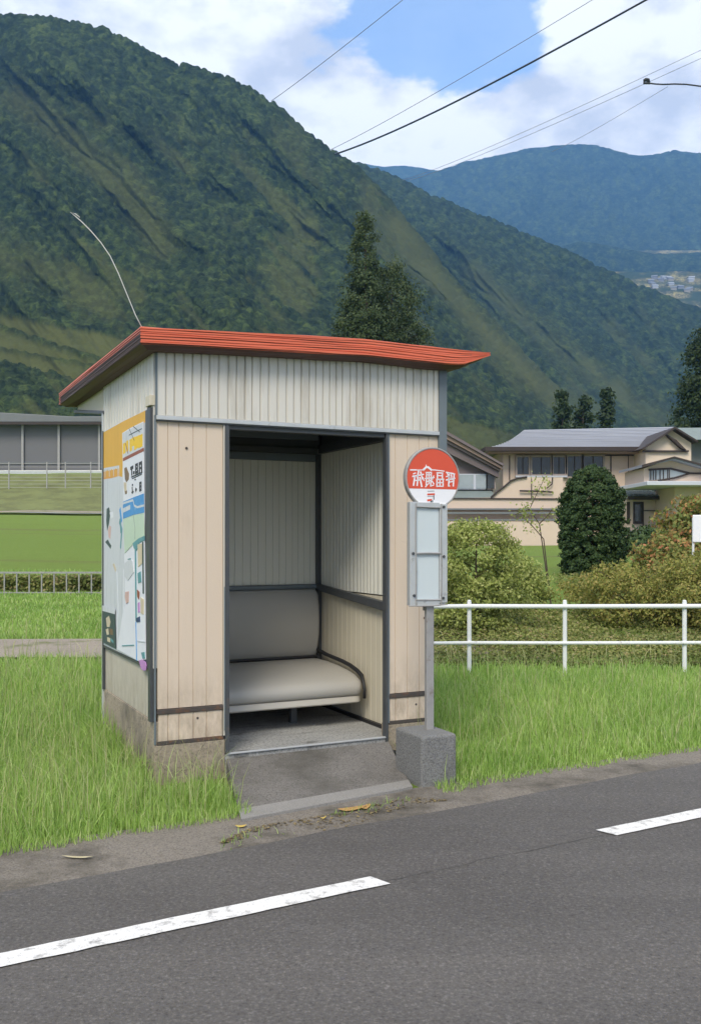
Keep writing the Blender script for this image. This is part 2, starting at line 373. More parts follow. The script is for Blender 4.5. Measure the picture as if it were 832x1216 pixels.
# road, verge, markings --------------------------------------------------
rd = Vector((1, .575)).normalized(); rn = Vector((-rd.y, rd.x))
edge_at = lambda X: 4.005+.612*(X+1.478)
grass_at = lambda X: 4.47+.537*(X+1.65)
xs = [-60, -20] + list(np.linspace(-6, 9, 90)) + [25, 60]
jig = lambda x, s: .035*(float(fbm(np.array([x*2.3+s]), np.array([s*1.7]), 4)[0])-.5)*2
mb = MB()
far = []; near = []
for x in xs:
    ye = edge_at(x)+jig(x, 3); far.append((x, ye, .010)); near.append((x+3.4, ye-5.9, .010))
n = len(xs); mb.v = far+near
for k in range(n-1): mb.f.append((k, k+1, n+k+1, n+k)); mb.m.append(0)
p0 = Vector((.1235, 4.12))
prev = None
for k in range(60):                                   # hairline crack running on from the dash
    s = k*.05; p = p0+rd*s+rn*(jig(s*3, 9)*.8); w = .0013+.0012*random.random()
    cur = ((p+rn*w).to_3d()+Vector((0, 0, .0135)), (p-rn*w).to_3d()+Vector((0, 0, .0135)))
    if prev: mb.face([prev[1], cur[1], cur[0], prev[0]], 1)
    prev = cur
tag(mb.build('road', [M['asphalt'], M['crack']], recalc=False), kind='structure')
mb = MB(); a = []; b = []
for x in xs:
    a.append((x-.08, grass_at(x)+.10+jig(x, 1), .005)); b.append((x+.1, edge_at(x)-.12, .005))
mb.v = a+b
for k in range(n-1): mb.f.append((k, n+k, n+k+1, k+1)); mb.m.append(0)
tag(mb.build('gravel_verge', M['verge'], recalc=False), kind='structure')
def dash(s0, s1):
    mb = MB(); n = 60; o = Vector((-1.235, 3.347))
    top = []; bot = []
    for k in range(n):
        s = s0+(s1-s0)*k/(n-1)
        top.append((*(o+rd*s+rn*(.058+jig(s*9, 21)*.22)), .0155)); bot.append((*(o+rd*(s+.03)-rn*(.058+jig(s*9, 31)*.22)), .0155))
    mb.v = top+bot
    for k in range(n-1): mb.f.append((k, n+k, n+k+1, k+1)); mb.m.append(0)
    tag(mb.build('road_marking', M['road_paint'], recalc=False), kind='structure')
dash(-2.6, 1.56); dash(2.90, 6.2)

# ------------------------------------------------------------------ the shelter, local frame: x along the front, y into the depth
TH = math.atan2(.442, .897)
SO = Vector((-1.183, 5.77, 0))
ca, sa = math.cos(TH), math.sin(TH)
def loc2w(t, s, z=0): return Vector((SO.x+ca*t-sa*s, SO.y+sa*t+ca*s, z))
def w2loc(X, Y):
    dx, dy = X-SO.x, Y-SO.y
    return dx*ca+dy*sa, -dx*sa+dy*ca
W, D, HW = 2.05, 1.46, 2.655
sh = thing('bus_shelter', 'small open fronted bus shelter with red roof and cream ribbed walls', 'bus shelter', SO, TH)
front = lambda u, w, a: (u, -w, a)          # w outward from the front
side = lambda u, w, a: (-w, u, a)           # w outward from the left side
def rib_profile(u0, u1, pitch, depth, flat_=.62, base=.0, rnd=.0):
    """trapezoid ribs"""
    pts = []; u = u0
    while u < u1-1e-4:
        p = min(pitch*(1+rnd*(random.random()-.5)), u1-u)
        a, b, c = p*flat_, p*(flat_+.10), p*.90
        pts += [(u, base+depth), (u+a, base+depth), (u+b, base), (u+c, base)]
        u += p
    pts.append((u1, base+depth))
    return pts
def groove_profile(us, depth=.004, w=.003, base=0):
    pts = []
    for k, u in enumerate(us):
        if k == 0: pts.append((u, base))
        elif k == len(us)-1: pts.append((u, base))
        else: pts += [(u-w, base), (u-.001, base-depth), (u+.001, base-depth), (u+w, base)]
    return pts
def wall(mb, prof, mp, z0, z1, back, m=0):
    mb.prism(prof+[(prof[-1][0], back), (prof[0][0], back)], mp, z0, z1, m)

# front panels (grooved boards), upper and lower leaf
for (u0, u1, cuts, zb, zr) in ((.012, .425, (.075, .145, .235, .32), .255, .445), (1.612, 2.0, (1.66, 1.755, 1.85, 1.925), .245, .425)):
    lo1 = u1 if u0 < 1 else 1.945
    mb = MB()
    if u0 < 1: wall(mb, groove_profile([u0, *cuts, u1], .005, .003, .0), front, zr+.018, 2.222, -.03)
    else:
        wall(mb, groove_profile([u0, *cuts, u1], .005, .003, .0), front, 1.48, 2.222, -.03); wall(mb, groove_profile([u0, *cuts, lo1], .006, .004, .0), front, zr+.018, 1.4795, -.03)
    wall(mb, groove_profile([u0+.005, *cuts, lo1-.005], .006, .004, .004), front, zb+.012, zr-.016, -.03)
    mb.build('front_panel', M['beige'], sh)
    mb = MB(); mb.box(u0-.006, lo1+.004, -.012, .02, zr-.013, zr+.014); mb.box(u0-.004, lo1+.006, -.008, .02, zb-.012, zb+.010)
    mb.build('panel_rail', M['rust_metal'], sh, .002)
    for (uu, zz) in ((u0+.18, 2.06), (u0+.25, zr-.055)) if u0 < 1 else ((u0+.2, 2.0), (u0+.21, zr-.07), (u0+.28, .95)):
        b = MB(); b.tube([(uu, .002, zz), (uu, -.006, zz)], .008, 8); b.build('bolt', M['rust_metal'], sh)
    mb = MB(); mb.box(u1+.002, u1+.011, -.012, .03, zb+.012 if u0 < 1 else 1.48, 2.222); mb.build('edge_trim', M['vinyl_rim'], sh)
# opening frame
mb = MB(); mb.box(.438, .466, -.016, .06, .155, 2.222); mb.box(1.582, 1.599, -.016, .04, .10, 2.222)
mb.box(.466, 1.575, -.004, .05, 2.19, 2.222)
mb.build('opening_frame', M['dark_metal'], sh, .003)
for q_ in ((1.600, 1.6105, -.010, .05, .245, 2.222), (.431, .436, -.018, .05, .30, 1.2)):
    mb = MB(); mb.box(*q_); mb.build('frame_strip', M['blue_metal'], sh)
mb = MB()
mb.v = []; mb.prism([(1.565, -.02), (1.64, -.025), (1.66, .03), (1.60, .07), (1.55, .05)], lambda u, w, a: (u, -w, a), .0, .06)
mb.build('post_foot', M['rubber'], sh, .012)
# plinth
mb = MB()
mb.box(-.006, .44, -.006, .09, -.05, .243); mb.box(-.0085, .07, .0, D+.006, -.05, .385)
mb.box(1.60, 1.953, -.006, .09, -.05, .233); mb.box(1.88, 1.955, .092, D+.004, -.05, .38); mb.box(.072, 1.879, D-.07, D+.0045, -.05, .38)
mb.build('plinth', M['concrete'], sh, .006)
# fascia
mb = MB(); wall(mb, rib_profile(.008, 1.995, .054, .013, .74, .006, .35), front, 2.252, 2.70, -.05)
mb.build('fascia_panel', M['white_rib'], sh)
mb = MB(); mb.box(.0, 2.0, -.026, .03, 2.224, 2.250); mb.build('flashing', M['alu'], sh, .003)
mb = MB(); mb.box(.004, 1.996, -.020, .02, 2.2165, 2.2255); mb.build('drip_edge', M['dark_metal'], sh)
mb = MB(); mb.box(1.999, W+.012, -.024, .07, 1.47, 2.70); mb.build('corner_post', M['blue_metal'], sh, .004)
mb = MB(); mb.box(-.004, .0075, -.02, .004, 2.252, 2.69); mb.box(-.010, -.001, -.010, .001, .25, 2.252)
mb.build('corner_strip', M['blue_metal'], sh)
# left post: paired dark uprights on the side next to the corner
mb = MB(); mb.box(-.032, -.004, .012, .060, .386, 2.30, 0); mb.box(-.026, -.004, .064, .108, .70, 2.31, 0); mb.box(-.022, -.004, .110, .166, .70, 2.30, 0); mb.box(-.028, -.004, .061, .0635, .70, 2.30, 1)
mb.build('corner_post', [M['dark_metal'], M['blue_metal']], sh, .003)
mb = MB(); mb.box(-.035, .0, .0, .11, 2.312, 2.375); mb.build('post_cap', M['cream'], sh, .003)
mb = MB(); mb.box(-.022, .0, D-.02, D+.015, .0, 2.44); mb.build('corner_post', M['alu'], sh, .003)
mb = MB(); mb.box(-.025, .0, D-.038, D-.022, .386, 2.30); mb.build('corner_strip', M['dark_metal'], sh)
# side wall
mb = MB(); wall(mb, rib_profile(.006, D-.002, .082, .013, .70, .0, .3), side, .712, 2.70, -.05); mb.build('side_panel', M['white_rib'], sh)
mb = MB(); wall(mb, rib_profile(.062, D-.04, .034, .004, .8, .0), side, .388, .706, -.045); mb.build('lower_side_panel', M['side_rib'], sh)
mb = MB(); mb.box(-.020, -.001, .062, D-.04, .696, .711); mb.build('panel_rail', M['dark_metal'], sh)
# inner lining
IR, IS = 1.72, 1.38
inner_b = lambda u, w, a: (u, IS-w, a)
inner_r = lambda u, w, a: (IR-w, u, a)
mb = MB(); wall(mb, rib_profile(.062, IR, .058, .008, .78, .0, .3), inner_b, 1.135, 2.125, -.012); mb.build('back_panel', M['inner_rib'], sh)
mb = MB(); mb.box(.062, IR, IS-.006, IS+.012, .12, 1.10); mb.build('back_lower_panel', M['inner_rib'], sh)
mb = MB(); wall(mb, rib_profile(.07, IS-.03, .058, .008, .78, .0, .3), inner_r, 1.10, 2.19, -.012); mb.build('inner_side_panel', M['inner_rib'], sh)
mb = MB(); wall(mb, groove_profile(list(np.linspace(.07, IS-.03, 17)), .005, .003, .004), inner_r, .12, 1.09, -.012); mb.build('inner_side_boards', M['inner_board'], sh)
mb = MB(); mb.box(.062, IR-.02, IS-.035, IS-.0085, 1.098, 1.130); mb.build('wall_rail', M['blue_metal'], sh, .003)
mb = MB()
mb.prism([(IS-.02, 1.135), (IS-.02, 1.085), (.10, .985), (.10, 1.05)], lambda u, w, a: (a, u, w), IR-.05, IR-.009)
mb.build('wall_rail', M['dark_metal'], sh, .004)
mb = MB(); mb.box(IR-.045, IR+.0, IS-.045, IS-.009, .155, 2.19); mb.build('corner_post', M['dark_metal'], sh, .004)
mb = MB(); mb.box(.062, IR-.05, IS-.03, IS+.012, 2.128, 2.185, 0); mb.box(.062, IR-.04, IS-.05, IS+.012, 2.187, 2.235, 1); mb.box(.062, IR-.04, IS-.06, IS+.012, 2.30, 2.345, 0); mb.box(.062, IR, IS-.02, IS+.012, 2.2365, 2.42, 1)
mb.build('header_beam', [M['blue_metal'], M['dark_metal']], sh, .003)
mb = MB(); mb.box(IR-.035, IR+.012, .06, IS-.052, 2.195, 2.26); mb.box(IR-.015, IR+.012, .06, IS-.052, 2.262, 2.42); mb.build('header_beam', M['dark_metal'], sh, .003)
mb = MB(); mb.box(.0, W-.002, .052, D-.001, 2.422, 2.45); mb.build('ceiling_panel', M['ceil'], sh)
# outer right and back walls, cavity
mb = MB(); pr_ = rib_profile(.072, D-.004, .082, .012, .7, .0); wall(mb, pr_, lambda u, w, a: (W-.014+w, u, a), 1.48, 2.69, -.045); mb.build('outer_side_panel', M['white_rib'], sh)
mb = MB(); mb.box(1.94, W-.002, .072, D-.004, 1.466, 1.479); mb.build('side_flashing', M['dark_metal'], sh)
mb = MB(); wall(mb, rib_profile(.032, D-.004, .082, .010, .7, .0), lambda u, w, a: (1.94+w, u, a), .385, 1.465, -.03); mb.build('lower_side_panel', M['white_rib'], sh)
mb = MB(); wall(mb, rib_profile(.004, 1.94, .082, .012, .7, .0), lambda u, w, a: (u, D-.014+w, a), .382, 2.69, -.035); mb.build('outer_back_panel', M['white_rib'], sh)
for q_ in ((1.615, IR+.02, .052, .068, .1, 2.42), (.052, .061, .06, IS+.01, .12, 2.42)):
    mb = MB(); mb.box(*q_); mb.build('lining_strip', M['cream'], sh)
# floor
mb = MB(); mb.box(.072, IR-.001, .0, IS+.012, -.02, .150); mb.build('floor_slab', M['floor'], sh, .006)
mb = MB(); mb.box(.45, 1.60, -.010, .012, .143, .1545); mb.build('threshold', M['alu'], sh, .003)
mb = MB(); mb.box(IR-.03, IR-.0045, .1, IS-.05, .1505, .175); mb.build('floor_rail', M['rubber'], sh)
# rear canopy box under the long rear overhang
mb = MB(); mb.prism([(D+.016, 2.455), (2.57, 2.60), (2.57, 2.68), (D+.016, 2.68)], lambda u, w, a: (a, u, w), .0, W-.03); mb.build('canopy_box', M['cream'], sh)
mb = MB(); mb.prism([(D-.03, 2.425), (2.62, 2.575), (2.62, 2.603), (D-.03, 2.452)], lambda u, w, a: (a, u, w), -.022, W-.02); mb.build('canopy_gutter', M['dark_metal'], sh, .004)

# roof ---------------------------------------------------------------------
tx = np.linspace(-.13, 2.34, 48)
ztop = np.interp(tx, [-.13, .3, .75, 1.15, 1.36, 1.75, 2.34], [2.752, 2.772, 2.79, 2.806, 2.815, 2.812, 2.812])
thick = np.interp(tx, [-.13, 2.0, 2.12, 2.34], [.125, .135, .125, .028])
S0, S1 = -.15, 2.72
levels = [(0, .010)]; lvm = []
for k_ in range(7):
    q_ = .02+k_*.115; o_ = .0015*(k_ % 3)
    levels += [(q_, o_), (q_+.075, o_), (q_+.090, .0075), (q_+.108, .0075)]; lvm += [0, 2, 2, 2]
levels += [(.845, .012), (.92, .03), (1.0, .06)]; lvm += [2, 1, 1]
per = [(t, S0, 0, -1) for t in tx] + [(2.34, s, 1, 0) for s in np.linspace(S0, S1, 24)[1:-1]] + [(t, S1, 0, 1) for t in tx[::-1]] + [(-.13, s, -1, 0) for s in np.linspace(S1, S0, 40)[1:-1]]
mb = MB(); npz = len(per)
for fr, ins in levels:
    for (t, s, nx, ny) in per:
        zt = float(np.interp(t, tx, ztop)); th = float(np.interp(t, tx, thick))
        wob = .0055*(float(fbm(np.array([t*2.2+s*1.3+fr*7]), np.array([fr*9.0]), 2)[0])-.5)*2
        ex = ins; cx_ = ins if abs(t+.13) < 1e-6 else (-ins if abs(t-2.34) < 1e-6 else 0); cy_ = ins if abs(s-S0) < 1e-6 else (-ins if abs(s-S1) < 1e-6 else 0)
        sag = -.012*math.exp(-((t-.6)/.3)**2) if fr < .3 else 0
        mb.v.append((t+cx_, s+cy_, zt-fr*th+wob))
nl = len(levels)
for a in range(nl-1):
    for k in range(npz):
        k2 = (k+1) % npz
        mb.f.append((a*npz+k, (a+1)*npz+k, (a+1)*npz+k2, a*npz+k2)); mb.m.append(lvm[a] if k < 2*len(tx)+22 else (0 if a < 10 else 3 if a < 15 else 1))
nt_ = len(tx)
def back_i(i): return nt_+22+(nt_-1-i)
for lv, mi in ((0, 0), (nl-1, 4)):
    for i_ in range(nt_-1):
        q = (lv*npz+i_, lv*npz+i_+1, lv*npz+back_i(i_+1), lv*npz+back_i(i_))
        mb.f.append(q); mb.m.append(mi)
# side strips of the caps are closed by the first/last station quads sharing the end rows
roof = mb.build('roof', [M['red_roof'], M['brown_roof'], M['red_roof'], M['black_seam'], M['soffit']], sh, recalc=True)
# standing seams on top of the roof
mb = MB()
for t in np.arange(.1, 2.2, .3):
    zt = float(np.interp(t, tx, ztop)); mb.box(t-.012, t+.012, S0+.45, S1-.3, zt-.01, zt+.022)
mb.build('roof_seam', M['red_roof'], roof)
# fine dark seams of the fascia lapping
mb = MB()
for fr in [.02+k_*.115+.099 for k_ in range(7)]:
    pts = []
    for t in tx[:-3]:
        zt = float(np.interp(t, tx, ztop)); th = float(np.interp(t, tx, thick))
        pts.append((t+.006, S0+.0075+.002*math.sin(t*5+fr*20), zt-fr*th+.0012*math.sin(t*3.1+fr*40)))
    mb.tube(pts, .0022, 5)
    pts = [(-.13+.001, s, 2.752-fr*.125) for s in np.linspace(S0+.006, S1-.01, 12)]
    mb.tube(pts, .0022, 5)
mb.build('fascia_seam', M['black_seam'], roof)
# loose pale wire standing up from the roof corner
w = MB(); base = Vector((-.11, -.12, 2.752))
q0 = loc2w(-.11, -.12, 2.745)
pw = [q0] + [at(x, y, 5.62) for x, y in ((161, 374), (152, 352), (141, 325), (131, 304), (120, 288), (108, 274), (97, 263), (90, 257), (84, 252), (90, 254), (95, 258))]
w.tube(pw, .0029, 6)
tag(w.build('loose_wire', M['wire_white'], None, smooth=True), 'thin pale wire curling up from the corner of the red shelter roof', 'wire')

# apron in front of the opening -------------------------------------------------
mb = MB()
A0, A1 = .445, 1.598
fl, fr_ = Vector(w2loc(-.575, 5.01)), Vector(w2loc(.372, 5.665))
def P(u, v):  # u across 0..1, v outward 0..1
    b = Vector((A0+(A1-A0)*u, -.02)); f = fl.lerp(fr_, u); p = b.lerp(f, v)
    return p
n = 14
for part, (v0, v1), m_ in ((0, (0, .83), 0), (1, (.833, 1.0), 1)):
    rows = []
    for vi in range(7):
        v = v0+(v1-v0)*vi/6
        row = []
        for k in range(n+1):
            u = k/n
            p = P(u, v)
            if v > .8 and u > .9: p = p + (P(u, .8)-p)*.08*((u-.9)/.1)**2
            row.append((p.x, p.y, .017+.104*(1-v)**1.4+(.004 if m_ else 0)))
        rows.append(row)
    for a in range(6):
        for k in range(n): mb.face([rows[a][k], rows[a+1][k], rows[a+1][k+1], rows[a][k+1]], m_)
    for k in range(n):   # front skirt
        if m_: 
            p, q = rows[6][k], rows[6][k+1]; mb.face([p, (p[0], p[1], -.02), (q[0], q[1], -.02), q], m_)
    for rowk in (0, n):
        for a in range(6):
            p, q = rows[a][rowk], rows[a+1][rowk]; mb.face([p, (p[0], p[1], -.02), (q[0], q[1], -.02), q], m_)
ap = mb.build('pavement_apron', [M['apron'], M['apron_edge']])
ap.location = SO; ap.rotation_euler = (0, 0, TH); tag(ap, kind='structure')
# ------------------------------------------------------------------ bench
bn = thing('bench', 'taupe vinyl padded bench inside the bus shelter', 'bench', loc2w(.9, .9, .15), TH)
def L(t, s, z): return (t-.9, s-.9, z-.15)
def cushion(prof, t0, t1, corner, seam):
    """prof: list of (s, z) closed outline; extruded in t with rounded right end"""
    mb = MB(); ts = [t0, t0+.01] + list(np.linspace(t0+.06, t1-corner, 26)) + [t1-corner+corner*math.sin(a) for a in np.linspace(0, math.pi/2, 9)[1:]]
    cs, cz = np.mean([p[0] for p in prof]), np.mean([p[1] for p in prof])
    smax = max(p[0] for p in prof)
    n = len(prof)
    for t in ts:
        k = 0 if t < t1-corner else 1-math.sqrt(max(0, 1-((t-(t1-corner))/corner)**2))
        sm = .006*math.exp(-((t-seam)/.008)**2) if seam else 0
        for (s, z) in prof:
            s2 = s+(smax-s)*(k*corner/ max(.01, smax-min(p[0] for p in prof)))*(1 if s < smax-.001 else 0)
            zz = z+(cz-z)*k*.12
            d = Vector((s2-cs, zz-cz)); d.normalize()
            mb.v.append(L(t, s2-d.x*sm, zz-d.y*sm))
    for a in range(len(ts)-1):
        for k in range(n):
            k2 = (k+1) % n; mb.f.append((a*n+k, (a+1)*n+k, (a+1)*n+k2, a*n+k2)); mb.m.append(0)
    mb.f.append(tuple(range(n))); mb.m.append(0); e = (len(ts)-1)*n; mb.f.append(tuple(e+k for k in reversed(range(n)))); mb.m.append(0)
    return mb
seatp = [(1.36, .37), (1.36, .53), (1.25, .545), (1.05, .545), (.85, .535), (.68, .518), (.56, .50), (.49, .478), (.450, .455), (.436, .42), (.440, .380), (.455, .368), (.9, .368)]
o = cushion(seatp, .09, 1.655, .08, .80).build('seat', M['vinyl'], bn, smooth=True)
rim = [(1.35, .312), (1.35, .366), (.47, .366), (.450, .360), (.448, .322), (.46, .312)]
cushion(rim, .09, 1.645, .07, 0).build('seat_rim', M['vinyl_rim'], bn, smooth=False)
backp = [(1.372, .53), (1.372, 1.082), (1.345, 1.096), (1.315, 1.09), (1.285, 1.065), (1.262, .98), (1.252, .85), (1.258, .72), (1.29, .62), (1.305, .57), (1.33, .545)]
cushion(backp, .09, 1.668, .03, 0).build('backrest', M['vinyl'], bn, smooth=True)
mb = MB(); mb.tube([L(t, 1.30, .552) for t in (.09, .6, 1.2, 1.66)], .012, 8); mb.build('piping', M['rubber'], bn)
mb = MB()
tr_ = [(1.34, .62), (1.26, .60), (1.15, .585), (1.0, .575), (.85, .565), (.72, .55), (.60, .525), (.52, .495), (.47, .45), (.452, .40), (.455, .34)]
mb.tube([L(1.668-(.012 if s < .5 else 0), s, z) for s, z in tr_], [.016]*8+[.012]*3, 8)
mb.build('arm_trim', M['rubber'], bn, smooth=True)
mb = MB(); mb.prism([(.86, .15), (.91, .15), (.905, .335), (.865, .335)], lambda u, w, a: L(u+.33, a, w), .72, .78); mb.build('leg', M['dark_metal'], bn, .004)
mb = MB(); mb.box(*[.11-.9, 1.6-.9], 1.0-.9, 1.05-.9, .30-.15, .334-.15); mb.box(.8-.9, 1.0-.9, .60-.9, 1.30-.9, .315-.15, .3345-.15); mb.build('support_beam', M['dark_metal'], bn)

# ------------------------------------------------------------------ posters on the side wall
def wz(px, py):
    """a photo point on the left wall -> (depth along wall, height)"""
    r = (px-CX)/F; s = (-1.183-5.77*r)/(.442+.897*r); return s, EYE+(HY-py)*(5.77+.897*s)/F
def poster(name, label, cx_s, zb):
    return thing(name, label, 'poster', loc2w(-.014, cx_s, zb), TH, 'posters on the shelter side wall')
class Sheet(MB):
    def __init__(s, cs, zb): super().__init__(); s.cs, s.zb, s.k = cs, zb, 0
    def mp(s, u, w, a): return (-a, u-s.cs, w-s.zb)
    def poly(s, pts, m, px=True, th=None):
        p = [wz(*q) for q in pts] if px else pts
        a = .004 if s.k == 0 else .004+.00006*s.k
        s.prism(p, s.mp, 0 if s.k == 0 else .0035, a, m); s.k += 1
    def line(s, pts, w, m, px=True):
        p = [wz(*q) for q in pts] if px else pts
        a = .004+.00006*s.k; s.stroke(p, w, s.mp, .0035, a, m); s.k += 1
z1 = lambda x, y: (120+x/7.84, 485+y/7.84)        # points read in enlarged views of the wall
z2 = lambda x, y: (120+x/6.757, 620+y/6.757)
pm = ['p_paper', 'p_yellow', 'p_orange', 'p_black', 'p_pink', 'p_teal', 'p_white', 'p_brown', 'p_cream', 'p_dark', 'p_blue', 'p_bright', 'p_redbrown', 'p_green', 'p_purple', 'p_navy']
PI_ = {k: i for i, k in enumerate(pm)}; PM = [M[k] for k in pm]
# big sheet with the yellow head
sA = Sheet(.8, .72); rootA = poster('poster', 'large weathered poster with plain yellow top over pale paper', .8, .72)
sA.poly([(.135, .715), (1.43, .715), (1.43, 2.30), (.135, 2.305)], PI_['p_paper'], px=False)
sA.poly([z1(45, 225), z1(235, 120), z1(440, 20), z1(440, 130), z1(235, 240), z1(225, 640), z1(195, 632), z1(196, 530), z1(60, 555), z1(48, 560)], PI_['p_yellow'])
sA.poly([z1(50, 590), z1(190, 560), z1(192, 630), z1(120, 650), z1(50, 660)], PI_['p_orange'])
for k in range(7): 
    x = 58+k*20; sA.poly([z1(x, 575-k*3), z1(x+9, 573-k*3), z1(x+8, 640-k*2), z1(x+1, 642-k*2)], PI_['p_yellow'] if k % 2 else PI_['p_cream'])
sA.poly([z1(78, 935), z1(100, 920), z1(112, 980), z1(100, 1070), z1(82, 1140), z1(74, 1050)], PI_['p_dark'])
sA.poly([z1(105, 970), z1(135, 960), z1(140, 1010), z1(118, 1030)], PI_['p_white'])
sA.poly([z1(90, 1130), z1(104, 1090), z1(120, 1100), z1(112, 1216), z1(96, 1200)], PI_['p_pink'])
sA.poly([z2(55, 160), z2(75, 140), z2(105, 190), z2(98, 215), z2(80, 190)], PI_['p_dark'])
sA.poly([z2(115, 340), z2(128, 330), z2(145, 380), z2(138, 400)], PI_['p_cream'])
sA.line([z2(172, 0), z2(190, 60), z2(180, 200)], .03, PI_['p_teal'])
sA.line([z1(205, 950), z1(215, 1040)], .045, PI_['p_blue'])
sA.line([z1(205, 1040), z1(212, 1140)], .035, PI_['p_teal'])
sA.line([z2(150, 400), z2(160, 700), z2(152, 1010)], .012, PI_['p_white'])
sA.line([z2(205, 380), z2(200, 900)], .008, PI_['p_white'])
sA.build('sheet', PM, rootA)
# overlaid sheet on the right
sB = Sheet(.5, .78); rootB = poster('poster', 'tall poster with yellow band, black writing and blue band over pale green', .5, .78)
rootB.location = loc2w(-.0225, .5, .78)
b0 = [z1(235, 232), z1(300, 190), z1(370, 155), z1(432, 125), z1(440, 800), z2(385, 380), z2(392, 1100), z2(330, 1110), z2(160, 1020), z2(225, 620), z1(248, 1030)]
sB.poly(b0, PI_['p_white'])
sB.poly([z1(238, 236), z1(430, 132), z1(434, 375), z1(245, 480)], PI_['p_paper'])
for (x, y0, y1, w) in ((252, 325, 425, 10), (262, 318, 418, 8), (285, 300, 400, 12), (318, 285, 400, 14), (345, 268, 350, 16), (362, 265, 385, 14), (385, 255, 370, 18), (412, 245, 365, 22)):
    sB.poly([z1(x-w, y0+w*.5), z1(x+w*.7, y0-w*.4), z1(x+w*.7, y1-w*.5), z1(x-w, y1+w*.5)], PI_['p_bright'])
sB.line([z1(268, 330), z1(290, 420)], .012, PI_['p_redbrown']); sB.line([z1(300, 190), z1(350, 300)], .006, PI_['p_dark'])
sB.line([z1(340, 170), z1(400, 220)], .006, PI_['p_dark']); sB.line([z1(300, 250), z1(420, 190)], .006, PI_['p_dark'])
sB.line([z1(245, 478), z1(434, 385)], .022, PI_['p_redbrown'])
sB.poly([z1(255, 560), z1(275, 545), z1(300, 610), z1(298, 660), z1(275, 690), z1(262, 660)], PI_['p_brown'])
sB.poly([z1(250, 690), z1(275, 690), z1(278, 795), z1(262, 800), z1(252, 740)], PI_['p_cream'])
sB.poly([z1(262, 770), z1(280, 765), z1(280, 795), z1(264, 800)], PI_['p_brown'])
K = PI_['p_black']
for pts, w in (([(315, 560), (338, 548)], .022), ([(326, 552), (326, 612)], .028), ([(340, 600), (350, 598)], .02), ([(362, 530), (362, 595)], .024), ([(362, 530), (382, 520)], .018), ([(380, 520), (380, 590)], .022), ([(362, 565), (380, 557)], .016), ([(360, 600), (385, 590)], .018),
               ([(398, 515), (398, 590)], .026), ([(398, 515), (420, 505)], .018), ([(418, 505), (420, 585)], .026), ([(398, 560), (418, 552)], .014), ([(322, 640), (425, 595)], .008), ([(330, 655), (420, 612)], .006),
               ([(330, 715), (336, 712)], .012), ([(330, 740), (334, 785)], .016), ([(326, 782), (342, 776)], .010), ([(362, 760), (372, 755)], .014), ([(364, 745), (366, 775)], .010), ([(402, 695), (402, 765)], .018), ([(402, 695), (416, 690)], .012), ([(415, 690), (415, 760)], .016), ([(402, 728), (415, 722)], .010), ([(402, 765), (415, 758)], .012), ([(355, 665), (362, 662)], .008)):
    sB.line([z1(*p) for p in pts], w, K)
sB.poly([z1(245, 870), z1(345, 828), z1(440, 793), z1(442, 970), z1(345, 990), z1(246, 1028)], PI_['p_blue'])
sB.line([z1(246, 885), z1(340, 855), z1(352, 905), z1(380, 920), z1(440, 905)], .014, PI_['p_paper'])
sB.line([z1(250, 950), z1(310, 920)], .03, PI_['p_paper'])
sB.poly([z1(248, 1032), z1(345, 995), z1(441, 975), z2(385, 110), z2(300, 170), z2(225, 250)], PI_['p_green'])
sB.line([z1(345, 1000), z1(360, 1120), z1(358, 1216)], .006, PI_['p_dark'])
sB.poly([z2(225, 330), z2(262, 300), z2(290, 310), z2(300, 400), z2(250, 470), z2(222, 430)], PI_['p_paper'])
sB.poly([z2(250, 295), z2(272, 288), z2(274, 300), z2(252, 303)], PI_['p_teal'])
sB.poly([z2(290, 170), z2(340, 130), z2(385, 110), z2(386, 145), z2(345, 165), z2(322, 230), z2(300, 210)], PI_['p_teal'])
sB.poly([z2(330, 180), z2(365, 170), z2(368, 330), z2(335, 360)], PI_['p_cream'])
sB.line([z2(312, 210), z2(318, 780)], .03, PI_['p_teal']); sB.line([z2(372, 170), z2(376, 560)], .028, PI_['p_dark'])
sB.poly([z2(330, 410), z2(355, 395), z2(360, 480), z2(335, 490)], PI_['p_teal'])
sB.poly([z2(325, 540), z2(345, 560), z2(342, 620), z2(328, 600)], PI_['p_redbrown'])
sB.poly([z2(332, 650), z2(345, 640), z2(347, 720), z2(334, 725)], PI_['p_purple'])
sB.poly([z2(318, 770), z2(348, 755), z2(350, 800), z2(320, 800)], PI_['p_navy'])
sB.poly([z2(355, 600), z2(380, 620), z2(378, 740), z2(356, 730)], PI_['p_cream'])
sB.poly([z2(230, 560), z2(258, 555), z2(255, 640), z2(238, 655), z2(228, 600)], PI_['p_pink'])
sB.line([z2(316, 800), z2(322, 1105)], .008, PI_['p_blue']); sB.poly([z2(360, 1045), z2(385, 1040), z2(390, 1090), z2(372, 1095)], PI_['p_teal'])
sB.line([z2(205, 990), z2(300, 985)], .006, PI_['p_teal']); sB.line([z2(325, 950), z2(390, 960)], .006, PI_['p_paper'])
sB.build('sheet', PM, rootB)
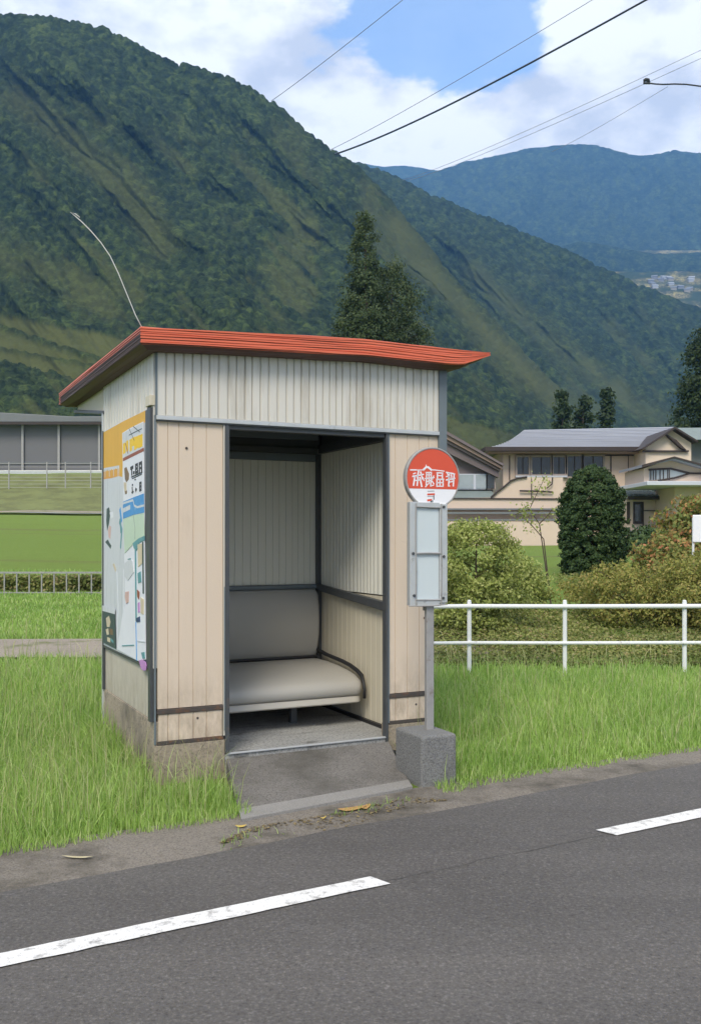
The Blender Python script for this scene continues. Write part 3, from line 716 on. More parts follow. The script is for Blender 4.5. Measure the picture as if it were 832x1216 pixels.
# dark notice at the lower far corner
sC = Sheet(1.2, .72); rootC = poster('poster', 'small dark green notice at the lower rear corner of the shelter side', 1.2, .72)
rootC.location = loc2w(-.0225, 1.2, .72)
sC.poly([z2(45, 700), z2(140, 722), z2(148, 1015), z2(45, 965)], PI_['p_dark'])
sC.line([z2(45, 690), z2(140, 715)], .04, PI_['p_paper'])
sC.poly([z2(70, 770), z2(95, 750), z2(108, 800), z2(100, 840), z2(78, 840)], PI_['p_cream'])
sC.poly([z2(68, 860), z2(90, 850), z2(95, 900), z2(78, 905)], PI_['p_cream'])
sC.poly([z2(98, 850), z2(125, 860), z2(126, 905), z2(102, 900)], PI_['p_brown'])
sC.poly([z2(80, 920), z2(105, 930), z2(106, 965), z2(82, 955)], PI_['p_cream'])
sC.line([z2(110, 940), z2(130, 960)], .02, PI_['p_teal'])
sC.build('sheet', PM, rootC)
# torn purple scrap
sD = Sheet(.12, .70); rootD = thing('sticker', 'torn purple scrap of paper at the bottom corner of the posters', 'sticker', loc2w(-.029, .12, .70), TH)
sD.poly([z2(345, 1110), z2(368, 1100), z2(398, 1120), z2(405, 1150), z2(402, 1185), z2(380, 1190), z2(360, 1165), z2(352, 1130)], PI_['p_purple'])
sD.build('scrap', PM, rootD)

# ------------------------------------------------------------------ bus stop sign
SP = Vector((.475, 5.93, 0)); SR = R(24)
bs_ = thing('bus_stop_sign', 'round red and white bus stop sign on a pole in a concrete block', 'bus stop sign', SP, SR)
mb = MB(); mb.prism([(-.135, -.185), (.108, -.185), (.10, .15), (-.145, .15)], lambda u, w, a: (u, w, a), -.03, .31)
o = mb.build('concrete_base', M['block'], bs_, .016, seg=3)
mb = MB(); mb.box(-.006, .046, -.012, .018, .305, 1.10); mb.box(-.004, .044, .022, .046, 1.05, 1.9); mb.build('pole', M['galv'], bs_, .003)
# timetable board
bd = MB(); bd.box(-.128, .128, -.012, .020, 1.088, 1.728)
board = bd.build('timetable_board', M['alu'], bs_, .003)
mb = MB()
mb.box(-.132, -.084, -.030, -.0125, 1.085, 1.73); mb.box(.078, .132, -.030, -.0125, 1.10, 1.72); mb.box(-.083, .077, -.030, -.0125, 1.695, 1.728); mb.box(-.083, .077, -.030, -.0125, 1.085, 1.125)
mb.box(-.083, .077, -.026, -.0125, 1.402, 1.418)
mb.build('board_frame', M['alu'], board, .003)
for z0, z1_ in ((1.126, 1.401), (1.419, 1.694)):
    mb = MB(); mb.box(-.082, .076, -.0175, -.0128, z0, z1_); mb.build('timetable_sheet', M['board_paper'], board)
mb = MB()
for x in (-.092, .088): mb.tube([(x, -.032, 1.09), (x+.003, -.033, 1.3), (x-.002, -.033, 1.5), (x, -.032, 1.72)], .0035, 6)
mb.tube([(-.14, -.032, 1.087), (.02, -.034, 1.083), (.13, -.032, 1.09)], .004, 6); mb.tube([(-.095, -.032, 1.41), (.0, -.0325, 1.412), (.09, -.032, 1.409)], .004, 6)
mb.tube([(-.095, -.032, 1.70), (.09, -.032, 1.695)], .0035, 6); mb.tube([(-.095, -.032, 1.122), (.09, -.032, 1.118)], .0035, 6)
mb.build('board_wire', M['galv'], board)
for x, z in ((-.112, 1.41), (-.105, 1.15), (.104, 1.70), (.104, 1.39), (.10, 1.13)):
    mb = MB(); mb.tube([(x, -.0295, z), (x, -.038, z)], .009, 8); mb.build('board_bolt', M['dark_metal'], board)
# disc
RD, ZC = .194, 1.880
DX = .035
def ring(r, y, n=72): return [(DX+r*math.cos(2*math.pi*k/n), y, ZC+r*math.sin(2*math.pi*k/n)) for k in range(n)]
mb = MB(); n = 72
prof = [(RD-.008, .018), (RD, .012), (RD, -.016), (RD-.004, -.022), (RD-.010, -.022), (RD-.012, -.018)]
for r, y in prof: mb.v += ring(r, y, n)
for a in range(len(prof)-1):
    for k in range(n): k2 = (k+1) % n; mb.f.append((a*n+k, a*n+k2, (a+1)*n+k2, (a+1)*n+k)); mb.m.append(0)
mb.f.append(tuple(range(n))); mb.m.append(0)
mb.f.append(tuple((len(prof)-1)*n+k for k in reversed(range(n)))); mb.m.append(1)
disc = mb.build('sign_disc', [M['galv'], M['sign_white']], bs_)
ZS = 385/(RD-.011)
du = lambda x, y: (DX+(x-425)/ZS*1.06, ZC-(y-410-.052*(x-425))/ZS)
dm = lambda u, w, a: (u, -a, w)
mb = MB(); zb = ZC-(552-410)/ZS; rr = RD-.0125
a0 = math.asin((zb-ZC)/rr)
mb.prism([(DX+rr*math.cos(t), ZC+rr*math.sin(t)) for t in np.linspace(a0, math.pi-a0, 50)], dm, .0175, .0190)
mb.build('red_field', M['sign_red'], disc)
mb = MB(); LW = lambda pts, w: mb.stroke([du(*p) for p in pts], w/ZS, dm, .0188, .0199)
for pts, w in (([(110, 296), (190, 298)], 16), ([(195, 300), (300, 300)], 12), ([(290, 298), (330, 262), (360, 268), (400, 302)], 26), ([(326, 262), (326, 235)], 10), ([(400, 302), (450, 304), (580, 322)], 13),
    ([(140, 382), (290, 358)], 17), ([(150, 348), (180, 338)], 15), ([(222, 305), (205, 400)], 20), ([(168, 395), (152, 497)], 22), ([(214, 390), (202, 500)], 20), ([(250, 325), (278, 420)], 18), ([(242, 400), (266, 515)], 22), ([(180, 435), (255, 428)], 15), ([(285, 400), (296, 440)], 14), ([(150, 372), (165, 400)], 16),
    ([(326, 335), (402, 335)], 16), ([(332, 335), (332, 400)], 16), ([(400, 335), (398, 392)], 16), ([(366, 335), (366, 480)], 16), ([(332, 366), (400, 366)], 13), ([(315, 412), (440, 402)], 16), ([(330, 412), (328, 500)], 17), ([(335, 455), (398, 436)], 14), ([(396, 400), (390, 515)], 17), ([(402, 440), (436, 486)], 16), ([(434, 380), (415, 425)], 14), ([(318, 522), (352, 488)], 14), ([(390, 515), (432, 502)], 14),
    ([(478, 342), (562, 346)], 16), ([(486, 342), (486, 422)], 18), ([(556, 346), (556, 420)], 18), ([(500, 380), (545, 382)], 13), ([(474, 428), (576, 428)], 16), ([(480, 430), (478, 522)], 18), ([(478, 518), (570, 522)], 15), ([(522, 430), (522, 520)], 16), ([(566, 430), (566, 520)], 18), ([(478, 474), (566, 474)], 13),
    ([(612, 338), (732, 362)], 17), ([(622, 345), (660, 415)], 16), ([(660, 345), (640, 440)], 15), ([(610, 396), (660, 382)], 14), ([(612, 440), (736, 420)], 17), ([(655, 400), (644, 520)], 20), ([(724, 360), (712, 522)], 19), ([(660, 468), (715, 462)], 14), ([(640, 505), (662, 522)], 14), ([(684, 370), (692, 440)], 16)):
    LW(pts, w)
mb.build('lettering', M['sign_white'], disc)
mb = MB()
mb.stroke([du(350, 580), du(440, 580)], 9/ZS, dm, .0175, .019, 1); mb.stroke([du(352, 622), du(442, 622)], 24/ZS, dm, .0175, .019, 0)
mb.stroke([du(348, 650), du(440, 652)], 8/ZS, dm, .0175, .0188, 1); mb.stroke([du(436, 640), du(436, 690)], 12/ZS, dm, .0175, .0192, 2); mb.stroke([du(352, 700), du(402, 696)], 26/ZS, dm, .0175, .019, 0)
mb.prism([du(385, 705), du(428, 700), du(418, 778), du(390, 782)], dm, .0175, .0194, 1); mb.stroke([du(400, 712), du(404, 775)], 12/ZS, dm, .0175, .0198, 2)
mb.build('emblem', [M['sign_red'], M['sign_grey'], M['p_black']], disc)

# ------------------------------------------------------------------ white railing behind the sign
YF = 10.4
rl = thing('railing', 'low white two bar metal railing standing in the grass', 'railing', (2.3, YF, 0))
for x in (.35, 1.30, 2.345, 3.655, 4.85, 6.05, 7.2):
    mb = MB(); mb.tube([(x-2.3, 0, -.1), (x-2.3, 0, .80), (x-2.3, 0, .825), (x-2.3, 0, .832)], [.024, .024, .021, .010], 10); mb.build('post', M['white_paint'], rl, smooth=False)
for z, r in ((.762, .024), (.362, .019)):
    mb = MB(); mb.tube([(-2.1, -.03, z-.01), (-1.0, -.032, z+.003), (.045, -.03, z), (1.355, -.031, z+.004), (5.0, -.03, z)], r, 10); mb.build('rail', M['white_paint'], rl)

# ------------------------------------------------------------------ left background
sheet('gravel_path', M['path'], [(-14, 11.75), (-3, 11.8), (3, 11.85)], [(-14, 13.2), (-3, 13.45), (3, 13.5)], .03, 80)
YR = 20.0
fr = thing('field_railing', 'low pale metal railing along the edge of the field', 'railing', (-6, YR, .33))
for k, x in enumerate(np.arange(-12, -2.0, .262)):
    if k < 60:
        mb = MB(); mb.box(x+6-.012, x+6+.012, -.012, .012, hz(x, YR)-.40, .80-.33); mb.build('post', M['galv'], fr)
for z, h in ((.80, .028), (.375, .018)):
    mb = MB(); mb.box(-6, 4, -.028, -.0125, z-.33-h, z-.33+h*.4); mb.build('rail', M['galv'], fr)
sheet('far_road', M['far_road'], [(-40, 58.2), (0, 58.2)], [(-40, 60.6), (0, 60.8)], .13, 120)
sheet('far_road_edge', M['path'], [(-40, 60.7), (0, 60.9)], [(-40, 61.3), (0, 61.3)], .15, 120)
M['bank'] = pmat('dry_olive_grass', (.16, .18, .065), .95, .2, .8, (1, 1, 3), stain=(.12, .13, .05), sscale=.6, slo=.45, shi=.6)
sheet('grass_bank', M['bank'], [(-40, 61.5), (2, 61.5)], [(-40, 76.2), (2, 76.2)], .10, 120)
# bank fence: wires on posts in front of the grey building
bf = thing('wire_fence', 'wire fence with thin posts on the grass bank below the grey building', 'fence', (-24, 67, hz(-24, 67)))
zb_ = hz(-24, 67)
for px in (-60, -30, 11, 56, 78, 108, 140):
    x = (px-CX)/F*67; mb = MB(); mb.box(x+24-.035, x+24+.035, -.03, .03, -.4, 2.0); mb.build('post', M['galv'], bf)
mb = MB()
for k in range(8): mb.tube([(-10, 0, .2+.24*k), (8.5, 0, .2+.24*k)], .010, 5)
mb.build('wire', M['galv'], bf)
gr = thing('guard_rail', 'pale horizontal guard rail in front of the grey building', 'guard rail', (-24, 73.6, hz(-24, 73.6)))
mb = MB(); mb.box(-14, 9, -.05, .05, .0, .30); mb.build('rail', M['alu'], gr, .02)
for k in range(8):
    mb = MB(); mb.box(-13.5+3*k, -13.35+3*k, .06, .16, -.5, .34); mb.build('post', M['galv'], gr)
# grey building
GY_, gz = 76.0, hz(-24, 76)
gb = thing('grey_building', 'long windowless grey building with a flat dark roof behind the field', 'building', (-24, GY_, gz))
mb = MB(); mb.box(-22, 12, 0, 14, -.5, 10.75-gz); mb.build('wall', M['grey_wall'], gb)
mb = MB(); mb.prism([(-22.5, 10.75-gz), (12.4, 10.76-gz), (12.4, 11.3-gz), (2, 11.2-gz), (-3.5, 11.5-gz), (-22.5, 12.2-gz)], lambda u, w, a: (u, a, w), -.9, 14.5); mb.build('roof', M['grey_roof'], gb, .05)
mb = MB(); mb.box(-22.4, 12.3, -.98, -.92, 10.55-gz, 10.74-gz); mb.build('eave_trim', M['trim'], gb)
mb = MB(); mb.box(-22, 12, -.06, -.005, .9-.0, 1.1); mb.build('wall_band', M['grey_roof'], gb)
for px in (-55, -15, 27, 70, 118):
    x = (px-CX)/F*75.8; mb = MB(); mb.box(x+24-.09, x+24+.09, -.22, -.08, -.3, 10.70-gz); mb.build('downpipe', M['galv'], gb)

# ------------------------------------------------------------------ houses on the right
def XY(px, Y): return (px-CX)/F*Y
def ZP(py, Y): return EYE+(HY-py)/F*Y
HYY = 50.0
hx, hzz = XY(680, HYY), 1.5
ho = thing('house', 'long two storey beige house with grey hipped roof and a row of dark windows', 'house', (hx, HYY, hzz))
fx = lambda px: XY(px, HYY)-hx
fz = lambda py: ZP(py, HYY)-hzz
mb = MB(); mb.box(fx(597), fx(772), 0, 8, -.6, fz(535)); mb.build('wall', M['house_wall'], ho)
# roof: hipped left end with a sweep, ridge set back
rf = MB(); ex0, ex1 = fx(574), fx(772); ze = fz(534); zr_ = ZP(510.5, 54)-hzz; zr2 = ZP(507, 54)-hzz
rl0, rl1 = XY(622, 54)-hx, XY(800, 54)-hx
ns = 8; grid = []
for k in range(ns+1):
    q = k/ns; sw = q**.78
    y = -1.0+5.0*q; z = ze+(zr_-ze)*(q*.75+.25*q*q) ; x0 = ex0+(rl0-ex0)*sw; x1 = ex1+(rl1-ex1)*q
    grid.append(((x0, y, z), (x1, y, z+(zr2-zr_)*q)))
for k in range(ns):
    a, b = grid[k], grid[k+1]
    n_ = 6
    rf.face([a[0], a[1], b[1], b[0]])
bk = [((p[0][0], 8-p[0][1], p[0][2]), (p[1][0], 8-p[1][1], p[1][2])) for p in grid]
for k in range(ns):
    a, b = bk[k], bk[k+1]; rf.face([a[1], a[0], b[0], b[1]])
    rf.face([grid[k][0], grid[k+1][0], bk[k+1][0], bk[k][0]]); rf.face([grid[k][1], bk[k][1], bk[k+1][1], grid[k+1][1]])
rf.face([grid[0][0], bk[0][0], bk[0][1], grid[0][1]])
roof_h = rf.build('roof', M['house_roof'], ho)
mb = MB()
for k in range(1, ns*2):
    q = k/(ns*2); sw = q**.78; y = -1.0+5.0*q; z = ze+(zr_-ze)*(q*.75+.25*q*q)
    mb.tube([(ex0+(rl0-ex0)*sw, y, z+.02), (ex1+(rl1-ex1)*q, y, z+(zr2-zr_)*q+.02)], .028, 5)
mb.build('roof_lap', M['house_roof'], roof_h)
mb = MB(); mb.box(ex0-.05, ex1+.05, -1.12, -1.0, ze-.16, ze+.05); mb.box(ex0-.1, ex0, -1.0, 8.9, ze-.15, ze+.05); mb.build('eave_trim', M['trim'], ho)
mb = MB(); mb.box(ex0+.1, ex1, -.9, -.01, ze-.24, ze-.165); mb.build('eave_soffit', M['pink_trim'], ho)
mb = MB(); mb.box(fx(612), fx(760), -.05, -.004, fz(541.5), fz(540)); mb.build('lintel_trim', M['trim'], ho)
for (x0, x1, y0, y1) in ((613.5, 627, 543, 563.5), (631, 653, 543, 563.5), (656, 670, 543, 563), (673, 690, 542, 566), (692, 715, 542, 566)):
    mb = MB(); X0, X1, Z0, Z1 = fx(x0), fx(x1), fz(y1), fz(y0); t_ = .10
    mb.box(X0-t_, X1+t_, -.09, -.003, Z1, Z1+t_); mb.box(X0-t_, X1+t_, -.12, -.003, Z0-t_, Z0); mb.box(X0-t_, X0, -.09, -.003, Z0, Z1); mb.box(X1, X1+t_, -.09, -.003, Z0, Z1)
    wn = mb.build('window', M['frame'], ho)
    mb = MB(); mb.box(X0+.002, X1-.002, -.03, -.004, Z0+.002, Z1-.002); mb.build('pane', M['glass'], wn)
    mb = MB(); mb.box((X0+X1)/2-.025, (X0+X1)/2+.025, -.06, -.032, Z0, Z1); mb.build('mullion', M['trim'], wn)
mb = MB(); mb.box(fx(611), fx(672), -.22, -.005, fz(567), fz(565)); mb.build('sill', M['white_eave'], ho)
for q_ in ((fx(604), fx(605), -.06, -.004, 0, fz(541)), (fx(611.5), fx(612.6), -.07, -.004, fz(566), fz(541)), (fx(724), fx(725), -.08, -.004, -.3, fz(541)), (fx(745), fx(745.7), -.03, -.004, 0, fz(541))):
    mb = MB(); mb.box(*q_); mb.build('wall_trim', M['trim'], ho)
# cross gable towards the road
Yg = 48.0; gx = lambda px: XY(px, Yg)-hx; gzf = lambda py: ZP(py, Yg)-hzz; yo = Yg-HYY
mb = MB(); mb.prism([(gx(766), gzf(562)), (gx(766), gzf(532)), (gx(797), gzf(511)), (gx(820), gzf(526)), (gx(820), gzf(562))], lambda u, w, a: (u, a, w), yo, yo+7); mb.build('gable_wall', M['house_gable'], ho)
mb = MB(); 
mb.prism([(gx(757), gzf(534)), (gx(797), gzf(508)), (gx(797), gzf(510.5)), (gx(760), gzf(534.5))], lambda u, w, a: (u, a, w), yo-.5, yo+7.1)
mb.prism([(gx(797.1), gzf(508)), (gx(824), gzf(524.5)), (gx(824), gzf(526.5)), (gx(797.1), gzf(510.6))], lambda u, w, a: (u, a, w), yo-.5, yo+7.1); mb.build('gable_roof', M['trim'], ho)
mb = MB(); mb.prism([(gx(788), gzf(516)), (gx(800), gzf(523)), (gx(812), gzf(535)), (gx(806), gzf(533)), (gx(794), gzf(522))], lambda u, w, a: (u, a, w), yo-.3, yo-.004); mb.build('gable_trim', M['trim'], ho)
mb = MB(); mb.box(gx(762), gx(816), yo-.16, yo-.005, gzf(537), gzf(535)); mb.build('gable_band', M['trim'], ho)
# right continuation with slate roof
hb = thing('house', 'grey slate roofed house cut off by the picture edge, joined behind the beige gable', 'house', (XY(850, 52), 52, 1.5))
bx0 = XY(850, 52); 
mb = MB(); mb.prism([(XY(800, 52)-bx0, ZP(508, 52)-1.5), (9, ZP(507, 52)-1.5), (9, ZP(521, 49)-1.5), (XY(822, 49)-bx0, ZP(522, 49)-1.5)], lambda u, w, a: (u, (-3 if w < ZP(515, 50)-1.5 else 0)+a, w), 0, .2); mb.build('roof', M['tile_green'], hb)
mb = MB(); mb.box(XY(819, 50)-bx0, 8.5, -2, 4, -1, ZP(524, 50)-1.5); mb.build('wall', M['grey_roof'], hb)
# entrance wing
Ye = 46.0; ex = lambda px: XY(px, Ye)-XY(765, Ye); ez = lambda py: ZP(py, Ye)-1.6
en = thing('entrance_porch', 'beige entrance porch with a dark door under a grey green tiled lean-to roof', 'porch', (XY(765, Ye), Ye, 1.6))
mb = MB(); mb.box(ex(744), ex(806), 0, 2.5, -.6, ez(592)); mb.build('wall', M['house_wall'], en)
mb = MB(); mb.prism([(-.55, ez(593.5)), (-.5, ez(590)), (2.6, ez(577)), (2.6, ez(580))], lambda u, w, a: (a, u, w), ex(741), ex(785)); mb.build('roof', M['tile_green'], en)
mb = MB()
for k in range(9): 
    x = ex(743)+k*.2; mb.tube([(x, -.5, ez(590)+.03), (x, 2.5, ez(577)+.03)], .035, 5)
mb.build('roof_tile', M['tile_green'], en)
mb = MB(); mb.box(ex(741), ex(786), -.60, -.552, ez(594), ez(590)); mb.build('eave_trim', M['trim'], en)
mb = MB(); mb.box(ex(743.5), ex(747), -.05, -.005, ez(622), ez(596)); mb.box(ex(762), ex(763.4), -.05, -.005, ez(628), ez(596)); mb.build('post', M['trim'], en)
mb = MB(); mb.box(ex(751), ex(761.5), -.06, -.004, ez(622), ez(596)); dr = mb.build('door', M['trim'], en)
mb = MB(); mb.box(ex(753), ex(759.5), -.075, -.062, ez(619), ez(599)); mb.build('pane', M['glass'], dr)
mb = MB(); mb.box(ex(764), ex(790), -.12, -.005, ez(607), ez(606)); mb.build('wall_band', M['trim'], en)
mb = MB(); mb.box(ex(743), ex(792), -1.4, .0, ez(632)-.1, ez(630)); mb.build('step', M['tile_green'], en)
# small pavilion in front
Yp = 43.0; pxf = lambda px: XY(px, Yp)-XY(810, Yp); pz = lambda py: ZP(py, Yp)-3.9
pv = thing('annex', 'low annex with wide shallow gable, slatted window and long white eave', 'annex', (XY(810, Yp), Yp, 1.4))
pz = lambda py: ZP(py, Yp)-1.4
up = lambda u, w, a: (u, a, w)
mb = MB(); mb.prism([(pxf(764), pz(573)), (pxf(764), pz(556)), (pxf(795), pz(546)), (pxf(870), pz(564)), (pxf(870), pz(573))], up, 0, 3); mb.build('wall', M['house_wall'], pv)
mb = MB(); mb.prism([(pxf(758), pz(556)), (pxf(758), pz(553)), (pxf(795), pz(543.5)), (pxf(795), pz(547))], up, -.5, 3.2); mb.prism([(pxf(795.1), pz(547)), (pxf(795.1), pz(543.5)), (pxf(880), pz(567)), (pxf(880), pz(571))], up, -.5, 3.2); mb.build('roof', M['house_roof'], pv)
mb = MB(); mb.prism([(pxf(757.6), pz(556.5)), (pxf(757.6), pz(553)), (pxf(795), pz(543.2)), (pxf(795), pz(545.2))], up, -.58, -.505); mb.prism([(pxf(795.1), pz(545.2)), (pxf(795.1), pz(543.2)), (pxf(880), pz(566.6)), (pxf(880), pz(569))], up, -.58, -.505); mb.build('verge', M['trim'], pv)
mb = MB(); mb.prism([(pxf(770), pz(570.5)), (pxf(770), pz(558)), (pxf(795), pz(556.5)), (pxf(818), pz(562)), (pxf(795), pz(568))], up, -.05, -.004); wn = mb.build('window', M['pale_glass'], pv)
mb = MB()
for x in (771, 774, 777, 782, 786, 791, 793): mb.box(pxf(x), pxf(x+1), -.08, -.052, pz(570), pz(558))
mb.tube([(pxf(769), -.07, pz(558)), (pxf(795), -.07, pz(556.5)), (pxf(818), -.07, pz(562.2)), (pxf(880), -.07, pz(563))], .045, 6); mb.tube([(pxf(780), -.07, pz(571)), (pxf(800), -.07, pz(567.5)), (pxf(818), -.07, pz(562.2))], .04, 6)
mb.build('slat', M['trim'], wn)
mb = MB(); mb.box(pxf(758), pxf(880), -1.2, 3, pz(578), pz(573.2)); mb.build('eave', M['white_eave'], pv, .02)
mb = MB(); mb.box(pxf(803), pxf(870), .3, 3, -.8, pz(578.2)); mb.build('lower_wall', M['house_wall'], pv)
# garden wall with the swept top
Yw = 42.0; wxf = lambda px: XY(px, Yw)-XY(600, Yw); wzf = lambda py: ZP(py, Yw)-1.3
gw = thing('garden_wall', 'beige rendered garden wall with a swept dark capped top below the beige house', 'wall', (XY(600, Yw), Yw, 1.3))
curve = [(668, 567), (640, 567), (625, 566.5), (614, 568), (606, 571), (598, 578), (590, 584), (582, 591)]
mb = MB(); mb.prism([(wxf(520), -.5), (wxf(668), -.5)]+[(wxf(x), wzf(y)) for x, y in curve]+[(wxf(520), wzf(591.5))], up, 0, .3); mb.build('wall_body', M['house_wall'], gw)
mb = MB(); mb.tube([(wxf(x), -.06, wzf(y)) for x, y in curve[2:]], .045, 6); mb.tube([(wxf(520), -.05, wzf(592)), (wxf(668), -.05, wzf(592.5))], .03, 6); mb.build('coping', M['trim'], gw)
mb = MB(); mb.box(wxf(520), wxf(664), -.5, -.01, wzf(606), wzf(604)); mb.box(wxf(520), wxf(664), -.9, -.52, wzf(611), wzf(608.5)); mb.box(wxf(520), wxf(664), -1.2, -.92, wzf(619), wzf(617)); mb.build('ledge', M['grey_roof'], gw)
mb = MB(); mb.box(wxf(520), wxf(664), -1.21, -.02, -.6, wzf(620)); mb.build('lower_wall', M['house_wall'], gw)
mb = MB(); mb.tube([(wxf(x), -.12, wzf(y)) for x, y in ((616, 583), (640, 583.5), (655, 584.5))], .04, 6); mb.tube([(wxf(x), -.12, wzf(y)) for x, y in ((630, 592), (630, 568))], .02, 6); mb.tube([(wxf(x), -.12, wzf(y)) for x, y in ((655, 567), (654, 575), (648, 580))], .03, 6); mb.build('pipe', M['trim'], gw)
# left house with mauve roof, its ridge hidden behind the shelter
Yl = 44.0; lx = lambda px: XY(px, Yl)-XY(540, Yl); lz = lambda py: ZP(py, Yl)-1.4
lh = thing('house', 'low house with a steep mauve grey roof partly hidden behind the bus shelter', 'house', (XY(540, Yl), Yl, 1.4))
mb = MB(); mb.prism([(lx(470), -.4), (lx(470), lz(560)), (lx(500), lz(508)), (lx(586), lz(556)), (lx(586), -.4)], up, .3, 7); mb.build('wall', M['house_roof_purple'], lh)
for (o0, th_, y0, mm) in ((0, 4.5, -.6, 'house_roof_purple'), (4.6, 5, -.45, 'pink_trim'), (9.7, 4, -.3, 'house_roof_purple'), (13.8, 12, -.15, 'house_roof_purple')):
    mb = MB(); mb.prism([(lx(500), lz(497+o0)), (lx(595-o0*.3), lz(552+o0*.6)), (lx(595-o0*.3), lz(552+o0*.6+th_*.6)), (lx(500), lz(497+o0+th_))], up, y0, 7.2 if o0 == 0 else .28)
    mb.prism([(lx(499.9), lz(497+o0)), (lx(499.9), lz(497+o0+th_)), (lx(460), lz(530+o0+th_)), (lx(460), lz(530+o0))], up, y0, 7.2 if o0 == 0 else .28); mb.build('roof' if o0 == 0 else 'verge_board', M[mm], lh)
for (x0, x1, m_) in ((540, 562, 'pale_glass'), (565, 577, 'pale_glass'), (578.5, 587, 'glass')):
    mb = MB(); mb.box(lx(x0)-.06, lx(x1)+.06, .12, .29, lz(581), lz(562.5)); wn = mb.build('window', M['frame' if m_ == 'glass' else 'white_eave'], lh)
    mb = MB(); mb.box(lx(x0), lx(x1), .09, .118, lz(580), lz(563.5)); mb.build('pane', M[m_], wn)
mb = MB(); mb.prism([(-1.2, lz(592)), (.29, lz(582)), (.29, lz(583)), (-1.2, lz(593))], lambda u, w, a: (a, u, w), lx(500), lx(584)); mb.build('lean_to_roof', M['tile_green'], lh)

# white notice board at the right edge
nb = thing('notice_board', 'plain white board on a thin post among the orange leaves', 'notice board', (XY(830, 15), 15, hz(XY(830, 15), 15)))
zz0 = hz(XY(830, 15), 15)
mb = MB(); mb.box(-.11, .22, -.015, .015, ZP(644, 15)-zz0, ZP(611.5, 15)-zz0); mb.build('board', M['sign_white'], nb, .012)
mb = MB(); mb.tube([(-.09, .03, -.2), (-.09, .03, ZP(615, 15)-zz0)], .018, 8); mb.build('post', M['white_paint'], nb)

# ------------------------------------------------------------------ foliage
def leaf_mesh(name, P_, Nn, size, aspect=.55, wob=.9):
    n = len(P_)
    nv = Nn+wob*rng.normal(size=(n, 3)); nv /= np.linalg.norm(nv, axis=1)[:, None]+1e-9
    t = rng.normal(size=(n, 3)); t -= nv*np.sum(t*nv, 1)[:, None]; t /= np.linalg.norm(t, axis=1)[:, None]+1e-9
    b = np.cross(nv, t); s = (size*np.ones(n))[:, None] if np.isscalar(size) else size[:, None]
    V = np.stack([P_+t*s, P_+b*s*aspect+nv*s*.12, P_-t*s, P_-b*s*aspect+nv*s*.12], 1).reshape(-1, 3)
    return fast_mesh(name, V, np.arange(4*n), np.full(n, 4))
def crown_pts(h, prof, nclump, nleaf, cl, fill=.55, loose=.22):
    """clump centres around a silhouette prof(q)->radius, q from 0 bottom to 1 top; leaves scattered round each clump"""
    q = rng.random(nclump*4); r = np.array([prof(x) for x in q]); keep = rng.random(len(q)) < r/ r.max(); q, r = q[keep][:nclump], r[keep][:nclump]
    a = rng.random(len(q))*2*np.pi; k = np.sqrt(fill**2+(1-fill**2)*rng.random(len(q)))*(.97-loose*.5+loose*rng.random(len(q)))
    C_ = np.stack([np.cos(a)*r*k, np.sin(a)*r*k, q*h], 1); Nn = np.stack([np.cos(a), np.sin(a), .35+0*a], 1)
    idx = rng.integers(0, len(q), nleaf); clr = cl*(.6+.8*rng.random(len(q)))[idx]
    d = rng.normal(size=(nleaf, 3)); d /= np.linalg.norm(d, axis=1)[:, None]; d *= (rng.random(nleaf)**.4)[:, None]
    return C_[idx]+d*clr[:, None]*np.array([1, 1, .8]), Nn[idx]+.7*d
def limbs(mb, h, r0, prof, z0=0, nb=10):
    mb.tube([(0, 0, -.3), (.02*h*.1, 0, h*.3), (0, .01*h, h*.65), (0, 0, h*.95)], [r0, r0*.75, r0*.45, r0*.1], 8)
    for k in range(nb):
        q = .15+.75*k/nb; a = k*2.4; rr = prof(max(.02, (q*h-z0)/(h-z0)) if q*h > z0 else .1)*.75
        mb.tube([(0, 0, q*h), (math.cos(a)*rr*.5, math.sin(a)*rr*.5, q*h+rr*.25), (math.cos(a)*rr, math.sin(a)*rr, q*h+rr*.45)], [r0*.35*(1-q*.6), r0*.2, r0*.05], 5)
def tree(name, label, cat, x, y, h, prof, z0, mat, nclump, nleaf, cl, size, r0, group=None, trunk='trunk', fill=.55, aspect=.55, base=None, loose=.22):
    g = hz(x, y) if base is None else base
    t = thing(name, label, cat, (x, y, g), rng.random()*6, group)
    mb = MB(); limbs(mb, h, r0, prof, z0); mb.build(trunk, M['bark'], t, smooth=True)
    P_, Nn = crown_pts(h-z0, prof, nclump, nleaf, cl, fill, loose); P_[:, 2] += z0
    P_[:, 2] = np.maximum(P_[:, 2], -.05)
    link_mesh('crown', leaf_mesh('crown', P_, Nn, size*(.7+.6*rng.random(len(P_))), aspect), mat, t)
    return t
cone = lambda r, p=.8, lo=.12: (lambda q: r*(min(1, (q+.03)/lo)**.5)*max(0, 1-q)**p)
def egg(r): return lambda q: r*math.sqrt(max(0, 1-abs(2*(q*.93+.05)-1)**2.6))
